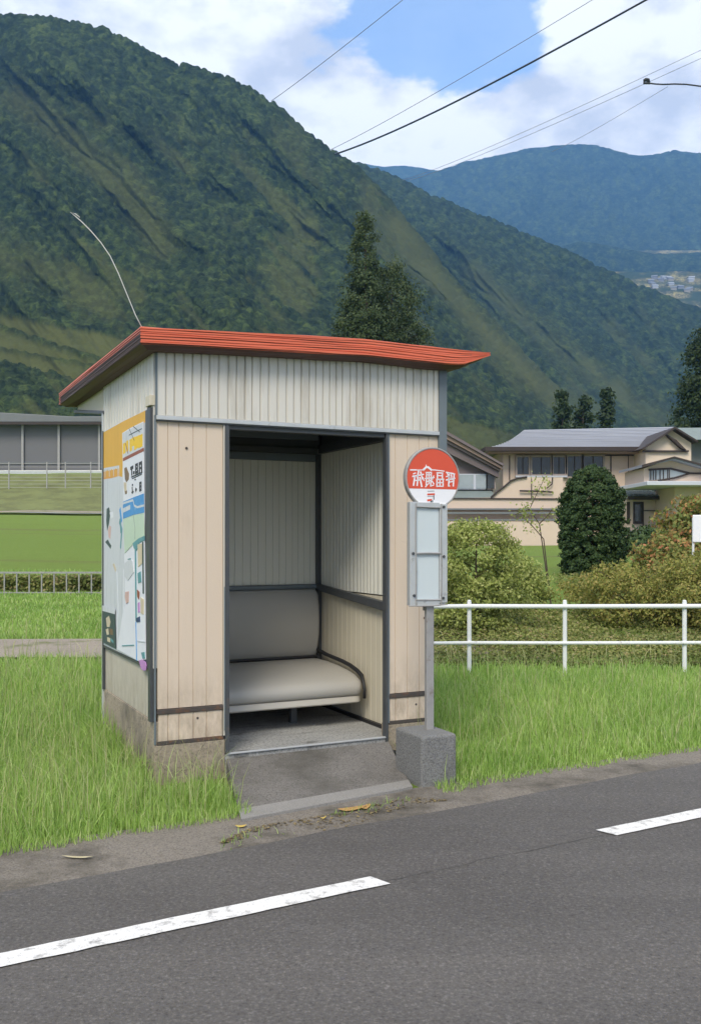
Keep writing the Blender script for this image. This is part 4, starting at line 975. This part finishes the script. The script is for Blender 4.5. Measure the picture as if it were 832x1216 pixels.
# two tall trees behind the shelter
def poplar(r): return lambda q: float(np.interp(q, [0, .12, .45, .60, .75, .88, .96, 1], [.5, .95, 1.0, .95, .55, .34, .22, .05]))*r
gt = hz(XY(434, 62), 62)
tree('conifer_tree', 'tall slender dark tree, the higher pointed one behind the shelter roof', 'tree', XY(433, 62), 62, ZP(250, 62)-gt, poplar(2.0), 2.0, M['leaf_tree'], 700, 52000, .5, .085, .3, 'tall trees behind the shelter', loose=.5)
gt = hz(XY(470, 64), 64)
tree('conifer_tree', 'broader dark tree sloping down beside the taller pointed one behind the shelter roof', 'tree', XY(466, 64), 64, ZP(312, 64)-gt, lambda q: float(np.interp(q, [0, .3, .6, .8, .93, 1], [2.9, 3.0, 2.5, 2.0, 1.2, .2])), 1.5, M['leaf_tree'], 640, 52000, .6, .085, .3, 'tall trees behind the shelter', loose=.5)
# small dark conifers behind the house
for (px, ty, w, lab) in ((667, 461, 11, 'broad dark conifer behind the grey house roof, leftmost of three'), (692, 473, 14, 'squat dark conifer behind the grey house roof, between two others'), (720, 464, 6, 'narrow dark conifer behind the grey house roof, rightmost of three')):
    Yc = 96; x = XY(px, Yc); g = hz(x, Yc)
    tree('conifer_tree', lab, 'tree', x, Yc, ZP(ty, Yc)-g, (lambda w: lambda q: w/F*96*float(np.interp(q, [0, .4, .8, .95, 1], [1.05, 1.0, .75, .45, .1])))(w), 1.5, M['leaf_far'], 160, 4500, .6, .2, .25, 'conifers behind the house')
x = XY(858, 70); g = hz(x, 70)
tree('broadleaf_tree', 'big dark green tree at the picture edge behind the houses', 'tree', x, 70, ZP(374, 70)-g, lambda q: 3.35*float(np.interp(q, [0, .2, .45, .75, .9, 1], [.7, 1.0, 1.0, .8, .5, .15])), 2.5, M['leaf_far'], 500, 30000, .85, .14, .4)
# clipped dark shrub
x = XY(702, 22); g = hz(x, 22)
tree('clipped_shrub', 'tall dark green clipped shrub with rounded top on the lawn before the beige house', 'shrub', x, 22, ZP(554, 22)-g, lambda q: .77*float(np.interp(q, [0, .08, .3, .55, .75, .88, .96, 1], [.82, .90, .99, 1.0, .90, .70, .42, .1])), .0, M['leaf_dark'], 1300, 62000, .085, .031, .05, trunk='trunk', fill=.72, aspect=.6)
# light green shrubs behind the railing
def bush(label, px, Y, top, hw, mat, nleaf, leaf, group=None, cl=.2, name='shrub', nclump=150):
    x = XY(px, Y); g = hz(x, Y); h = ZP(top, Y)-g; r = hw/F*Y
    return tree(name, label, 'shrub', x, Y, h, egg(r), 0, mat, nclump, nleaf, cl, leaf, .03, group, 'stem', .35, loose=.55)
bush('light green leafy shrub close behind the bus stop sign and railing', 566, 13.6, 622, 62, M['leaf_light'], 22000, .025, cl=.16, nclump=200)
bush('low light green shrub with loose twigs to the right of the one behind the sign', 622, 15.5, 662, 28, M['leaf_light'], 7000, .025, cl=.16, nclump=70)
bush('orange and green leafed shrub beside the white notice board', 836, 19, 586, 52, M['leaf_orange'], 14000, .05, cl=.26)
bush('orange tinged shrub below the entrance porch', 792, 17.5, 642, 34, M['leaf_orange'], 8000, .042, cl=.22)
bush('yellow green spreading shrub behind the railing below the clipped shrub', 748, 15, 674, 80, M['leaf_yellow'], 17000, .026, cl=.15, nclump=210)
bush('yellow green shrub at the picture edge under the white notice board', 838, 14, 662, 60, M['leaf_yellow'], 15000, .026, cl=.2)
bush('small dark green bush at the foot of the entrance porch', 765, 30, 634, 34, M['leaf_dark'], 4000, .08, cl=.3, nclump=60)
# twiggy sapling before the garden wall
tw = MB()
o_ = at(655, 640, 16.5); ox, oy, oz = o_.x, o_.y, hz(o_.x, o_.y)
sapl = thing('sapling', 'thin bare twiggy sapling before the beige garden wall', 'sapling', (ox, oy, oz))
for pts in (((655, 655), (640, 622), (628, 605), (640, 580), (646, 568)), ((640, 622), (650, 612), (655, 605)), ((655, 655), (645, 640), (632, 625), (622, 615)), ((628, 605), (618, 608), (610, 612))):
    tw.tube([(at(px, py, 16.5).x-ox, 0, at(px, py, 16.5).z-oz if py < 650 else -.1) for px, py in pts], [.012, .010, .008, .006, .004][:len(pts)], 5)
tw.build('twig', M['bark'], sapl)
P_ = np.array([[at(px, py, 16.5).x-ox, 0, at(px, py, 16.5).z-oz] for px, py in ((628, 605), (640, 580), (618, 608), (632, 625), (650, 612), (622, 615), (645, 570))])
P_ = P_[rng.integers(0, len(P_), 260)]+rng.normal(size=(260, 3))*.09
link_mesh('leaves', leaf_mesh('leaves', P_, rng.normal(size=P_.shape), .03*np.ones(len(P_))), M['leaf_light'], sapl)
# ground cover behind the railing
n = 150000
Yg_ = 10.9+rng.random(n)**1.4*9; r_ = .02+rng.random(n)*.62; Xg = r_*Yg_
dens = fbm(Xg*.6, Yg_*.6, 3); hh = .06+.42*np.clip(dens-.28, 0, 1)*np.clip((Yg_-10.9)/1.6, .12, 1)
keep = (rng.random(n) < np.clip((dens-.22)*3.5, 0, 1)) & ~((Xg > 2.2) & (Xg < 4.2) & (Yg_ > 15.5))
Xg, Yg_, hh = Xg[keep], Yg_[keep], hh[keep]; Zg = hgt(Xg, Yg_)+hh*rng.random(len(Xg))**.6
P_ = np.stack([Xg, Yg_, Zg], 1); Nn = np.tile([0, -.3, 1.0], (len(P_), 1))
tag(link_mesh('ground_cover', leaf_mesh('ground_cover', P_, Nn, .025*(.7+.6*rng.random(len(P_)))), M['leaf_cover']), 'low tangled green and brown ground cover on the bank behind the railing', 'ground cover', kind='stuff')
# low leaf strip added for the shade of a ditch behind the field railing
hd = thing('shade_leaves', 'low leaf strip standing in for ditch shade behind the field railing', 'shade_leaves', (-6.5, 20.7, .33))
n = 14000; P_ = np.stack([-5.5+rng.random(n)*9.5, (rng.random(n)-.5)*.5, rng.random(n)*.40-.02], 1)
link_mesh('leaves', leaf_mesh('leaves', P_, np.tile([0, -.6, .5], (n, 1)), .05*np.ones(n)), M['leaf_cover'], hd)

# ------------------------------------------------------------------ grass
def in_poly(x, y, poly):
    ins = np.zeros(len(x), bool); j = len(poly)-1
    for i in range(len(poly)):
        xi, yi = poly[i]; xj, yj = poly[j]
        ins ^= ((yi > y) != (yj > y)) & (x < (xj-xi)*(y-yi)/(yj-yi+1e-12)+xi); j = i
    return ins
def grass_points(n, r0, r1, y0, y1):
    u = rng.random(n); Y = y0*(y1/y0)**u            # even over the picture, not over the ground
    X = (r0+(r1-r0)*rng.random(n))*Y
    ed = grass_at(X)-.11*np.exp(-((X-.55)/.35)**2)+.06*(fbm(X*5, Y*0+3, 3)-.5)*2+.05*rng.random(n)
    ok = Y > ed
    dx, dy = X-SO.x, Y-SO.y; t, s = dx*ca+dy*sa, -dx*sa+dy*ca
    ok &= ~((t > -.012) & (t < W+.02) & (s > np.where(t < .46, -.12, -.05)) & (s < D+.02))
    ok &= ~in_poly(t, s, [(.30, .02), (.31, -.40), (fl.x+.10, fl.y-.20), (fr_.x+.12, fr_.y-.15), (1.60, -.16), (1.66, .02)])
    ok &= ~((t > .44) & (t < 1.66) & (s < 0) & (s > -.55))
    bx, by = (X-SP.x)*math.cos(SR)+(Y-SP.y)*math.sin(SR), -(X-SP.x)*math.sin(SR)+(Y-SP.y)*math.cos(SR)
    ok &= ~((bx > -.15) & (bx < .115) & (by > -.19) & (by < .16))
    ok &= ~((Y > 11.5) & (Y < 13.5) & (X < 3))
    ok &= ~((X > 1) & (Y > 11.8+1.2*fbm(X*.9, X*0, 3)))
    return X[ok], Y[ok], t[ok], s[ok], ed[ok]
def blades(name, X, Y, h, wd, mat, bend=.45):
    n = len(X); Z = hgt(X, Y)
    a = rng.random(n)*2*np.pi; tilt = rng.random(n)**1.2*bend*1.3
    lean = np.stack([np.cos(a)*tilt, np.sin(a)*tilt], 1)*h[:, None]
    fa = rng.random(n)*2*np.pi; wx, wy = np.cos(fa)*wd*.5, np.sin(fa)*wd*.5
    B = np.stack([X, Y, Z-.01], 1)
    m1 = B+np.stack([lean[:, 0]*.3, lean[:, 1]*.3, h*.55], 1); tip = B+np.stack([lean[:, 0], lean[:, 1], h*(1-.25*tilt)], 1)
    w3 = np.stack([wx, wy, 0*wx], 1)
    V = np.stack([B-w3, B+w3, m1+w3*.8, m1-w3*.8, tip], 1).reshape(-1, 3)
    k = np.arange(n)[:, None]*5
    Fc = (k+np.array([[0, 1, 2, 3, 3, 2, 4]])).ravel(); npf = np.tile([4, 3], n)
    return link_mesh(name, fast_mesh(name, V, Fc, npf), mat)
X, Y, t, s, ed = grass_points(430000, -.88, .76, 4.0, 26)
dist = Y-ed
h = (.085+.10*rng.random(len(X)))*(.7+.75*fbm(X*1.6, Y*1.6, 3))*np.clip(.4+dist*1.0, .4, 1.0)
left = X < -.1
h *= np.where(left, .95, .8)
h *= np.where((t > -.08) & (t < .5) & (s < 0) & (s > -.34), .42, 1)
near_wall = np.exp(-((np.maximum(np.maximum(-t, -s), 0))/.25)**2)*left
h *= 1+.7*near_wall*rng.random(len(X))
h = h*np.where(left, np.interp(Y, [9.5, 11.5, 13.4, 14], [1, .7, .45, .38]), np.interp(Y, [10, 13], [1, .7]))
o = blades('grass', X, Y, h, .0062*np.clip(Y/5.5, .8, 4)*(.7+.6*rng.random(len(X))), M['grass'])
tag(o, 'dense bright green grass growing around the bus shelter', 'grass', kind='stuff')
X, Y, t, s, ed = grass_points(10500, -.85, .75, 4.6, 14)
k = ((X < 0) | (rng.random(len(X)) < .35)) & (Y-ed > .15); X, Y = X[k], Y[k]
X2, Y2, t2, s2, e2 = grass_points(12000, -.85, .75, 4.6, 10)
k2 = (Y2-e2 > .12) & ((X2 < -.2) | (rng.random(len(X2)) < .3)); X2, Y2 = X2[k2], Y2[k2]
o = blades('long_grass', X2, Y2, .16+.2*rng.random(len(X2))**1.5, .0048*np.clip(Y2/5.5, .8, 3), M['grass'], 1.0)
tag(o, 'longer arching grass blades scattered through the green grass', 'grass', kind='stuff')
o = blades('grass_stalks', X, Y, .22+.26*rng.random(len(X)), .0035*np.clip(Y/5.5, .8, 3), M['stalk'], .55)
tag(o, 'taller pale dry grass stalks standing above the green grass', 'grass', kind='stuff')

n_ = 260; q_ = rng.random(n_); pxw = 262+250*q_; pyw = np.interp(pxw, [262, 300, 390, 486, 515], [1004, 986, 971, 950, 951])+rng.random(n_)**2*16-2
Yw2 = 1690.5/(pyw-HY); Xw2 = (pxw-CX)/F*Yw2; kk = fbm(Xw2*4, Yw2*4, 3) > .52
o = blades('weeds', Xw2[kk], Yw2[kk], .02+.05*rng.random(kk.sum()), .005*np.ones(kk.sum()), M['grass'], .8)
tag(o, 'sparse short weeds along the edge of the concrete apron', 'weeds', kind='stuff')
n_ = 900; q_ = rng.random(n_); pxw = 255+275*q_; pyw = np.interp(pxw, [255, 300, 390, 486, 530], [1006, 984, 969, 948, 952])+rng.random(n_)**1.3*(22*np.sin(np.pi*q_))
Yw2 = 1690.5/(pyw-HY); Xw2 = (pxw-CX)/F*Yw2; kk = fbm(Xw2*5+3, Yw2*5, 3) > .46; nk = int(kk.sum())
M['litter'] = leafmat('leaf_litter', [(0, (.09, .07, .045)), (.6, (.20, .155, .085)), (1, (.36, .28, .12))], .1)
o = link_mesh('leaf_litter', leaf_mesh('leaf_litter', np.stack([Xw2, Yw2, 0*Xw2+.010], 1)[kk], np.tile([0, 0, 1.], (nk, 1)), .004+.009*rng.random(nk)**2, .7, .15), M['litter'])
tag(o, 'crumbled brown leaf litter along the front of the concrete apron', 'leaf litter', kind='stuff')
# fallen leaves
def leaf_thing(label, px, py, l, w, rot, mat):
    Yl_ = 1690.5/(py-HY); mb = MB(); pts = []
    for k in range(14):
        a = 2*math.pi*k/14; pts.append((math.cos(a)*l*.5*(1+.15*math.sin(3*a+rot)), math.sin(a)*w*.5*(1+.2*math.cos(2*a)), .004+.003*math.cos(2*a+rot)))
    c = (0, 0, .002)
    for k in range(14): mb.face([c, pts[k], pts[(k+1) % 14]])
    o = mb.build('fallen_leaf', M[mat], recalc=False); o.location = ((px-CX)/F*Yl_, Yl_, .012); o.rotation_euler = (0, 0, rot)
    tag(o, label, 'leaf', 'fallen leaves on the verge')
leaf_thing('large dry tan leaf lying before the apron of the shelter', 418, 963, .17, .07, .5, 'dry_leaf')
leaf_thing('second tan leaf, touching the large one on the side near the concrete block', 434, 961, .10, .05, 1.2, 'dry_leaf')
leaf_thing('small yellow leaf beside the grass at the corner of the apron', 286, 984, .06, .04, .2, 'dry_leaf_yellow')
leaf_thing('long pale yellow leaf on the verge below the left grass', 92, 1021, .15, .026, -.1, 'dry_leaf_pale')
leaf_thing('tiny yellow leaf between the yellow one at the corner and the large tan one', 384, 974, .045, .02, .9, 'dry_leaf_yellow')

# ------------------------------------------------------------------ mountains
def mountain(name, mat, ridge, yb, Yb, Yr, x0, x1, dx, rows, gully, tree_px, bump_px, cover=None, seed=0, rough=1.2, power=1.0):
    xs_ = np.arange(x0, x1, dx); rx, ry = zip(*ridge)
    yr = np.interp(xs_, rx, ry) + rough*2*(fbm(xs_*.035+seed, xs_*0+seed, 4)-.5)*2
    v = np.linspace(0, 1, rows)
    Xp, Vv = np.meshgrid(xs_, v)
    ypix = yb+(yr[None, :]-yb)*Vv**power
    Yd = Yb+(Yr-Yb)*Vv
    # folds running down the slope
    u = Xp*.72 - ypix*.70 + 26*(fbm(Xp*.008+seed, ypix*.008, 3)-.5); w_ = Xp*.6+ypix*.7
    g = fbm(u*.016+seed, w_*.0035+seed*2, 4)-.5
    g2 = 1-2*np.abs(fbm(u*.045+seed*3, w_*.009, 4)-.5)*2
    env = np.clip((1-Vv)*7, 0, 1)*np.clip(Vv*8, 0, 1)
    Yd = Yd*(1+env*(gully*g+gully*.10*(g2-.5)))
    cov = np.zeros_like(Xp) if cover is None else np.clip(cover(Xp, ypix), 0, 1)
    c1, t1 = crowns(Xp/tree_px+seed*7, ypix/tree_px*1.35); c2, t2 = crowns(Xp/tree_px*.45+9+seed, ypix/tree_px*.62)
    tb = c1*.65+c2*.5; tint = .65*t1+.35*t2
    yy = ypix - bump_px*tb*(1-.85*cov)
    Z = EYE+(HY-yy)*Yd/F
    Xw = (Xp-CX)/F*Yd
    # back slope
    kb = 8
    bX, bY, bZ = [], [], []
    for q in range(1, kb+1):
        f_ = q/kb; bY.append(Yd[-1]*(1+.35*f_)); bX.append((xs_-CX)/F*bY[-1]); bZ.append(Z[-1]*(1-f_)**1.3 - 30*f_)
    Xw = np.vstack([Xw, bX]); Yw_ = np.vstack([Yd, bY]); Z = np.vstack([Z, bZ]); cov = np.vstack([cov, np.zeros((kb, len(xs_)))]); tint = np.vstack([tint, np.zeros((kb, len(xs_)))])
    nr_, nc = Xw.shape
    V = np.stack([Xw, Yw_, Z], -1).reshape(-1, 3)
    i, j = np.meshgrid(np.arange(nr_-1), np.arange(nc-1), indexing='ij')
    Q = np.stack([i*nc+j, i*nc+j+1, (i+1)*nc+j+1, (i+1)*nc+j], -1).reshape(-1)
    me = fast_mesh(name, V, Q, np.full((nr_-1)*(nc-1), 4))
    at_ = me.attributes.new('cover', 'FLOAT', 'POINT'); at_.data.foreach_set('value', cov.astype(np.float32).ravel())
    at_ = me.attributes.new('tint', 'FLOAT', 'POINT'); at_.data.foreach_set('value', tint.astype(np.float32).ravel())
    return tag(link_mesh(name, me, mat, smooth=True), kind='structure')
H1 = hill_mat('forest_slope', (.022, .038, .016), (.040, .058, .021), (.125, .135, .042))
H2 = hill_mat('farther_forest_slope', (.020, .036, .016), (.034, .052, .021), (.105, .12, .04))
H3 = hill_mat('distant_forest', (.022, .04, .024), (.03, .05, .03), (.10, .11, .05))
HV = hill_mat('valley_fields', (.12, .13, .07), (.19, .17, .11), (.05, .075, .04))
def seg_d(X, Y, pts):
    d = np.full(X.shape, 1e9)
    for (x0, y0), (x1, y1) in zip(pts[:-1], pts[1:]):
        t = np.clip(((X-x0)*(x1-x0)+(Y-y0)*(y1-y0))/((x1-x0)**2+(y1-y0)**2), 0, 1)
        d = np.minimum(d, np.hypot(X-x0-t*(x1-x0), Y-y0-t*(y1-y0)))
    return d
def cover1(X, Y):
    nz = fbm(X*.02, Y*.02, 5); nf = fbm((X*.72-Y*.7)*.06, (X*.6+Y*.7)*.012+9, 5)
    spine = np.exp(-(seg_d(X, Y, [(470, 270), (520, 335), (580, 400), (640, 460), (690, 505)])/(6+26*nf))**2)*.9
    sp2 = np.exp(-(seg_d(X, Y, [(20, 120), (110, 195), (165, 245), (190, 300)])/(5+26*nf))**2)*.6
    low = np.clip((nf-.54)*6, 0, .5)*np.clip((Y-90)/150, 0, 1)*np.clip((nz-.38)*5, 0, 1)
    c = (X < 150+30*nf) & (Y > 372+X*.20+12*nz) & (Y < 425+X*.22+14*nf)
    terr = np.where(c, .95, 0)
    terr = terr*(1-np.exp(-((Y-392-X*.33)/4.0)**2)*.9)*(1-np.exp(-((Y-418-X*.18)/2.5)**2)*.7)
    up = np.exp(-(seg_d(X, Y, [(-20, 300), (80, 335), (150, 350)])/(9+16*nf))**2)*.45
    fld = np.where((X > 520) & (X < 640) & (Y > 496+ (X-535)*.3+6*nz) , .8, 0)*np.clip((640-X)/60, 0, 1)
    return np.maximum.reduce([spine, sp2, low, terr, up, fld])*(.65+.5*nf)
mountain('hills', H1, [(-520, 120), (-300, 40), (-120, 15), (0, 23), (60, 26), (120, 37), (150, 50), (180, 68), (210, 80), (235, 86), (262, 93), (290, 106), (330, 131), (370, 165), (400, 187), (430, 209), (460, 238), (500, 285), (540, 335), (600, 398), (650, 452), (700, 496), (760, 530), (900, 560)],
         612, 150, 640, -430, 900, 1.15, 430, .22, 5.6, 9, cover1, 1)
def cover2(X, Y):
    nf = fbm((X*.72-Y*.7)*.06, (X*.6+Y*.7)*.012+4, 5); nz = fbm(X*.025+3, Y*.025, 5)
    return np.clip((nf-.54)*6, 0, .45)*np.clip((Y-290)/120, 0, 1)*np.clip((nz-.38)*5, 0, 1) + np.exp(-(seg_d(X, Y, [(560, 330), (640, 400), (700, 450), (780, 500)])/(8+16*nf))**2)*.45
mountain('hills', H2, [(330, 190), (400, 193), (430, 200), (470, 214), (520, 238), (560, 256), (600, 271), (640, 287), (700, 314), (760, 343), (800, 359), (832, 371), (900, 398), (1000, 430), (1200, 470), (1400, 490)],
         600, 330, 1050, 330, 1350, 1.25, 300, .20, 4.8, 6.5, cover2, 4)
mountain('hills', H3, [(560, 310), (640, 300), (690, 288), (715, 292), (745, 298), (790, 303), (832, 301), (900, 306), (1050, 300), (1300, 330)],
         430, 1500, 1850, 560, 1250, 2, 70, .04, 4, 1.6, None, 9, .6)
mountain('valley', HV, [(600, 322), (832, 323), (1250, 318)], 440, 1180, 1480, 600, 1250, 2.5, 60, .0, 5, .6,
         lambda X, Y: np.clip((fbm(X*.03, Y*.25, 3)-.45)*6, 0, 1), 12, .4)
mountain('valley', HV, [(740, 299), (800, 297.5), (1250, 296)], 330, 1900, 2150, 740, 1250, 3, 20, .0, 5, .6,
         lambda X, Y: np.clip((fbm(X*.03, Y*.25, 3)-.5)*6, 0, 1), 15, .3)
mountain('mountains', H3, [(240, 225), (330, 222), (430, 214), (480, 213), (500, 211), (525, 203), (545, 196), (590, 186), (625, 179), (660, 175), (690, 172), (706, 173), (730, 180), (758, 187), (775, 186), (800, 181), (832, 183), (880, 190), (980, 185), (1100, 215), (1350, 260)],
         345, 2000, 2700, 240, 1350, 1.6, 150, .05, 4.4, 2.4, None, 21, .8)
mountain('mountains', H3, [(200, 235), (330, 205), (400, 196), (430, 194), (455, 199), (480, 197), (505, 201), (540, 207), (600, 214), (760, 240)],
         260, 2900, 3300, 200, 760, 2, 40, .03, 4, 1.0, None, 27, .6)
# far village: small houses, too small to show parts
vm = []
for k, c in enumerate(((.34, .35, .37), (.18, .19, .22), (.26, .24, .21))):
    mb = MB(); a_, b_, h_ = 4.2, 3.2, 3.2
    mb.box(-a_, a_, -b_, b_, -2, h_); mb.prism([(-b_-.6, h_), (0, h_+2.6), (b_+.6, h_)], lambda u, w, a: (a, u, w), -a_-.5, a_+.5, 1)
    ob = mb.build('village_house', [pmat('village_wall_%d' % k, c, .8, .05, .1), pmat('village_roof_%d' % k, (.16, .18, .22) if k else (.3, .33, .38), .6, .1, .1)])
    vm.append(ob)
r2 = random.Random(5)
for k in range(20):
    px, py = 772+r2.random()*75, 0; v_ = .80+.14*r2.random()
    py = 440+(323-440)*v_; Yd = 1180+300*v_
    ob = vm[k] if k < 3 else vm[k % 3].copy()
    if k >= 3: COL.objects.link(ob)
    ob.location = at(px, py, Yd)-Vector((0, 0, 1)); ob.rotation_euler = (0, 0, r2.random()*.8-.4); ob.scale = (1, 1, 1)
    tag(ob, 'tiny pale house in the far valley village below the blue mountains', 'house', 'village houses in the far valley')

# ------------------------------------------------------------------ overhead wires
def cable(name, label, pts, mat, r0, r1, sag=0, cat='cable', group='overhead wires'):
    (x0, y0, Y0), (x1, y1, Y1) = pts[0], pts[-1]
    a, b = at(x0, y0, Y0), at(x1, y1, Y1); mb = MB(); P_ = []
    for k in range(25):
        q = k/24; p = a.lerp(b, q); p.z -= sag*4*q*(1-q); P_.append(p)
    mb.tube(P_, [r0+(r1-r0)*k/24 for k in range(25)], 6)
    return tag(mb.build(name, mat, smooth=True), label, cat, group)
cable('overhead_cable', 'thick black overhead cable running down to the mountain ridge', [(820, -30, 150), (398, 183, 470)], M['wire'], .17, .42, 2.5)
cable('overhead_wire', 'thin overhead wire just above and parallel to the thick black cable', [(760, -35, 150), (392, 178, 470)], M['wire_grey'], .05, .13, 1.2)
cable('overhead_wire', 'thin dark overhead wire highest on the mountain, crossing the cloud alone', [(520, -34, 170), (322, 120, 500)], M['wire_grey'], .065, .16, .6)
cable('overhead_wire', 'thin pale wire, upper of the pair crossing above the far blue mountain', [(900, 27, 160), (478, 214, 640)], M['wire_grey'], .036, .12, 2)
cable('overhead_wire', 'thin pale wire carrying the small clamp, lower of the pair above the far blue mountain', [(900, 38, 150), (486, 214, 640)], M['wire_grey'], .036, .12, 2)
cable('overhead_wire', 'faint short wire running from the cable end clamp down to the far blue mountain', [(792, 103, 115), (655, 180, 420)], M['wire_grey'], .022, .08, .5)
ins = at(767, 97.5, 110)
cl_ = thing('cable_clamp', 'small dark clamp on the overhead wire with a black cable leaving to the side', 'cable clamp', ins)
mb = MB(); mb.tube([(-.32, 0, .18), (-.1, 0, .28), (.2, 0, .22), (.34, 0, -.02)], [.14, .22, .22, .12], 8); mb.tube([(-.35, 0, -.12), (.4, 0, -.14)], .13, 8); mb.tube([(-.28, 0, .1), (-.22, 0, -.12)], .12, 8); mb.build('clamp_body', M['wire'], cl_)
mb = MB(); mb.tube([(.3, 0, -.13), (1.0, 0, -.22), (2.0, 0, -.27), (3.2, 0, -.22), (4.6, 0, -.26), (6.4, 0, -.5), (9, 0, -.9)], .085, 6); mb.build('drop_cable', M['wire'], cl_, smooth=True)

# ------------------------------------------------------------------ haze
mb = MB(); mb.box(-3300, 3300, -3100, 4600, -2.5, 1480)
hm = bpy.data.materials.new('haze'); hm.use_nodes = True; nt = hm.node_tree
nt.nodes.remove(nt.nodes['Principled BSDF'])
pv_ = N(nt, 'ShaderNodeVolumePrincipled'); pv_.inputs['Color'].default_value = (.20, .47, 1.0, 1); pv_.inputs['Density'].default_value = 1.9e-4; pv_.inputs['Anisotropy'].default_value = .0
nt.links.new(pv_.outputs[0], nt.nodes['Material Output'].inputs['Volume'])
tag(mb.build('haze', hm), kind='stuff')

# ------------------------------------------------------------------ sky, sun, camera
SUN_EL, SUN_AZ = R(46), R(194)            # azimuth measured clockwise from +Y (behind the camera, a little to the left)
sd = Vector((math.sin(SUN_AZ)*math.cos(SUN_EL), math.cos(SUN_AZ)*math.cos(SUN_EL), math.sin(SUN_EL)))
ld = bpy.data.lights.new('sun', 'SUN'); ld.energy = 1.9; ld.angle = R(22); ld.color = (1, .92, .79)
lo = bpy.data.objects.new('sun', ld); COL.objects.link(lo); lo.rotation_euler = sd.to_track_quat('Z', 'Y').to_euler(); lo.location = (0, -20, 40)
wd = bpy.data.worlds.new('World'); sc.world = wd; wd.use_nodes = True; nt = wd.node_tree
bg = nt.nodes['Background']; bg.inputs['Strength'].default_value = .15
sky = N(nt, 'ShaderNodeTexSky', sky_type='NISHITA'); sky.sun_disc = False; sky.sun_elevation = SUN_EL; sky.sun_rotation = SUN_AZ; sky.altitude = 300; sky.air_density = 1.0; sky.dust_density = .6; sky.ozone_density = .8
tc = N(nt, 'ShaderNodeTexCoord')
sep = N(nt, 'ShaderNodeSeparateXYZ'); nt.links.new(tc.outputs['Generated'], sep.inputs[0])
def mth(op, a, b=None, clamp=False):
    n = N(nt, 'ShaderNodeMath', operation=op, use_clamp=clamp)
    for k, v in ((0, a), (1, b)):
        if v is None: continue
        if hasattr(v, 'is_output'): nt.links.new(v, n.inputs[k])
        else: n.inputs[k].default_value = v
    return n.outputs[0]
def gauss(dx_, dy_, dz_, k):
    """soft patch of sky round one direction"""
    d = Vector((dx_, dy_, dz_)).normalized()
    vm_ = N(nt, 'ShaderNodeVectorMath', operation='DOT_PRODUCT'); nt.links.new(tc.outputs['Generated'], vm_.inputs[0]); vm_.inputs[1].default_value = d
    return mth('EXPONENT', mth('MULTIPLY', mth('SUBTRACT', 1.0, vm_.outputs['Value']), -k))
mp = N(nt, 'ShaderNodeMapping'); mp.inputs['Scale'].default_value = (1, 1, 1.9); mp.inputs['Location'].default_value = (.35, .1, .22); nt.links.new(tc.outputs['Generated'], mp.inputs[0])
n1 = noise(nt, mp.outputs[0], 5.0, 9, .58)
n2 = noise(nt, mp.outputs[0], 2.1, 6, .55)
pd = lambda px, py: ((px-CX)/F, 1, (HY-py)/F)
hole = mth('MAXIMUM', gauss(*pd(545, -22), 240), mth('MULTIPLY', gauss(*pd(628, 38), 1100), .74))
hole = mth('MAXIMUM', hole, mth('MULTIPLY', gauss(*pd(440, -40), 420), .8))
hole = mth('MAXIMUM', hole, mth('MULTIPLY', gauss(*pd(455, 192), 1800), .45))
hole = mth('MAXIMUM', hole, mth('MULTIPLY', gauss(*pd(472, 58), 1500), .3))
dens = mth('SUBTRACT', mth('ADD', mth('MULTIPLY', n1, 1.7), -.12), mth('MULTIPLY', hole, .62))
cl = N(nt, 'ShaderNodeMapRange', interpolation_type='SMOOTHSTEP'); cl.inputs['From Min'].default_value = .33; cl.inputs['From Max'].default_value = .52
nt.links.new(dens, cl.inputs['Value'])
mp2 = N(nt, 'ShaderNodeMapping'); mp2.inputs['Scale'].default_value = (1, 1, 1.9); mp2.inputs['Location'].default_value = (.37, .1, .31); nt.links.new(tc.outputs['Generated'], mp2.inputs[0])
n3 = noise(nt, mp2.outputs[0], 5.0, 9, .58)
lit = mth('ADD', mth('MULTIPLY', mth('SUBTRACT', n1, n3), 1.5), mth('ADD', mth('MULTIPLY', n2, .8), .115))
shade = ramp(nt, lit, [(.34, (2.75, 2.8, 2.95)), (.48, (3.65, 3.62, 3.6)), (.62, (4.7, 4.62, 4.45))])
mix = mixc(nt, mth('MAXIMUM', cl.outputs[0], .12), sky.outputs[0], shade)
nt.links.new(mix, bg.inputs['Color'])

cam = bpy.data.cameras.new('camera'); co = bpy.data.objects.new('camera', cam); COL.objects.link(co)
co.location = (0, 0, EYE); co.rotation_euler = (R(90), 0, 0)
cam.sensor_fit = 'VERTICAL'; cam.sensor_height = 36; cam.sensor_width = 36; cam.lens = F/1216*36; cam.shift_y = 32/1216
cam.clip_start = .05; cam.clip_end = 20000
sc.camera = co
sc.view_settings.view_transform = 'Standard'; sc.view_settings.look = 'None'; sc.view_settings.gamma = 1; sc.view_settings.use_curve_mapping = False
sc.view_settings.exposure = 1.12
sc.render.engine = 'CYCLES'
cy = sc.cycles
cy.use_denoising = True
try: cy.denoiser = 'OPENIMAGEDENOISE'
except Exception: pass
cy.max_bounces = 8; cy.diffuse_bounces = 5; cy.transmission_bounces = 4; cy.volume_bounces = 1; cy.transparent_max_bounces = 8
cy.use_adaptive_sampling = True
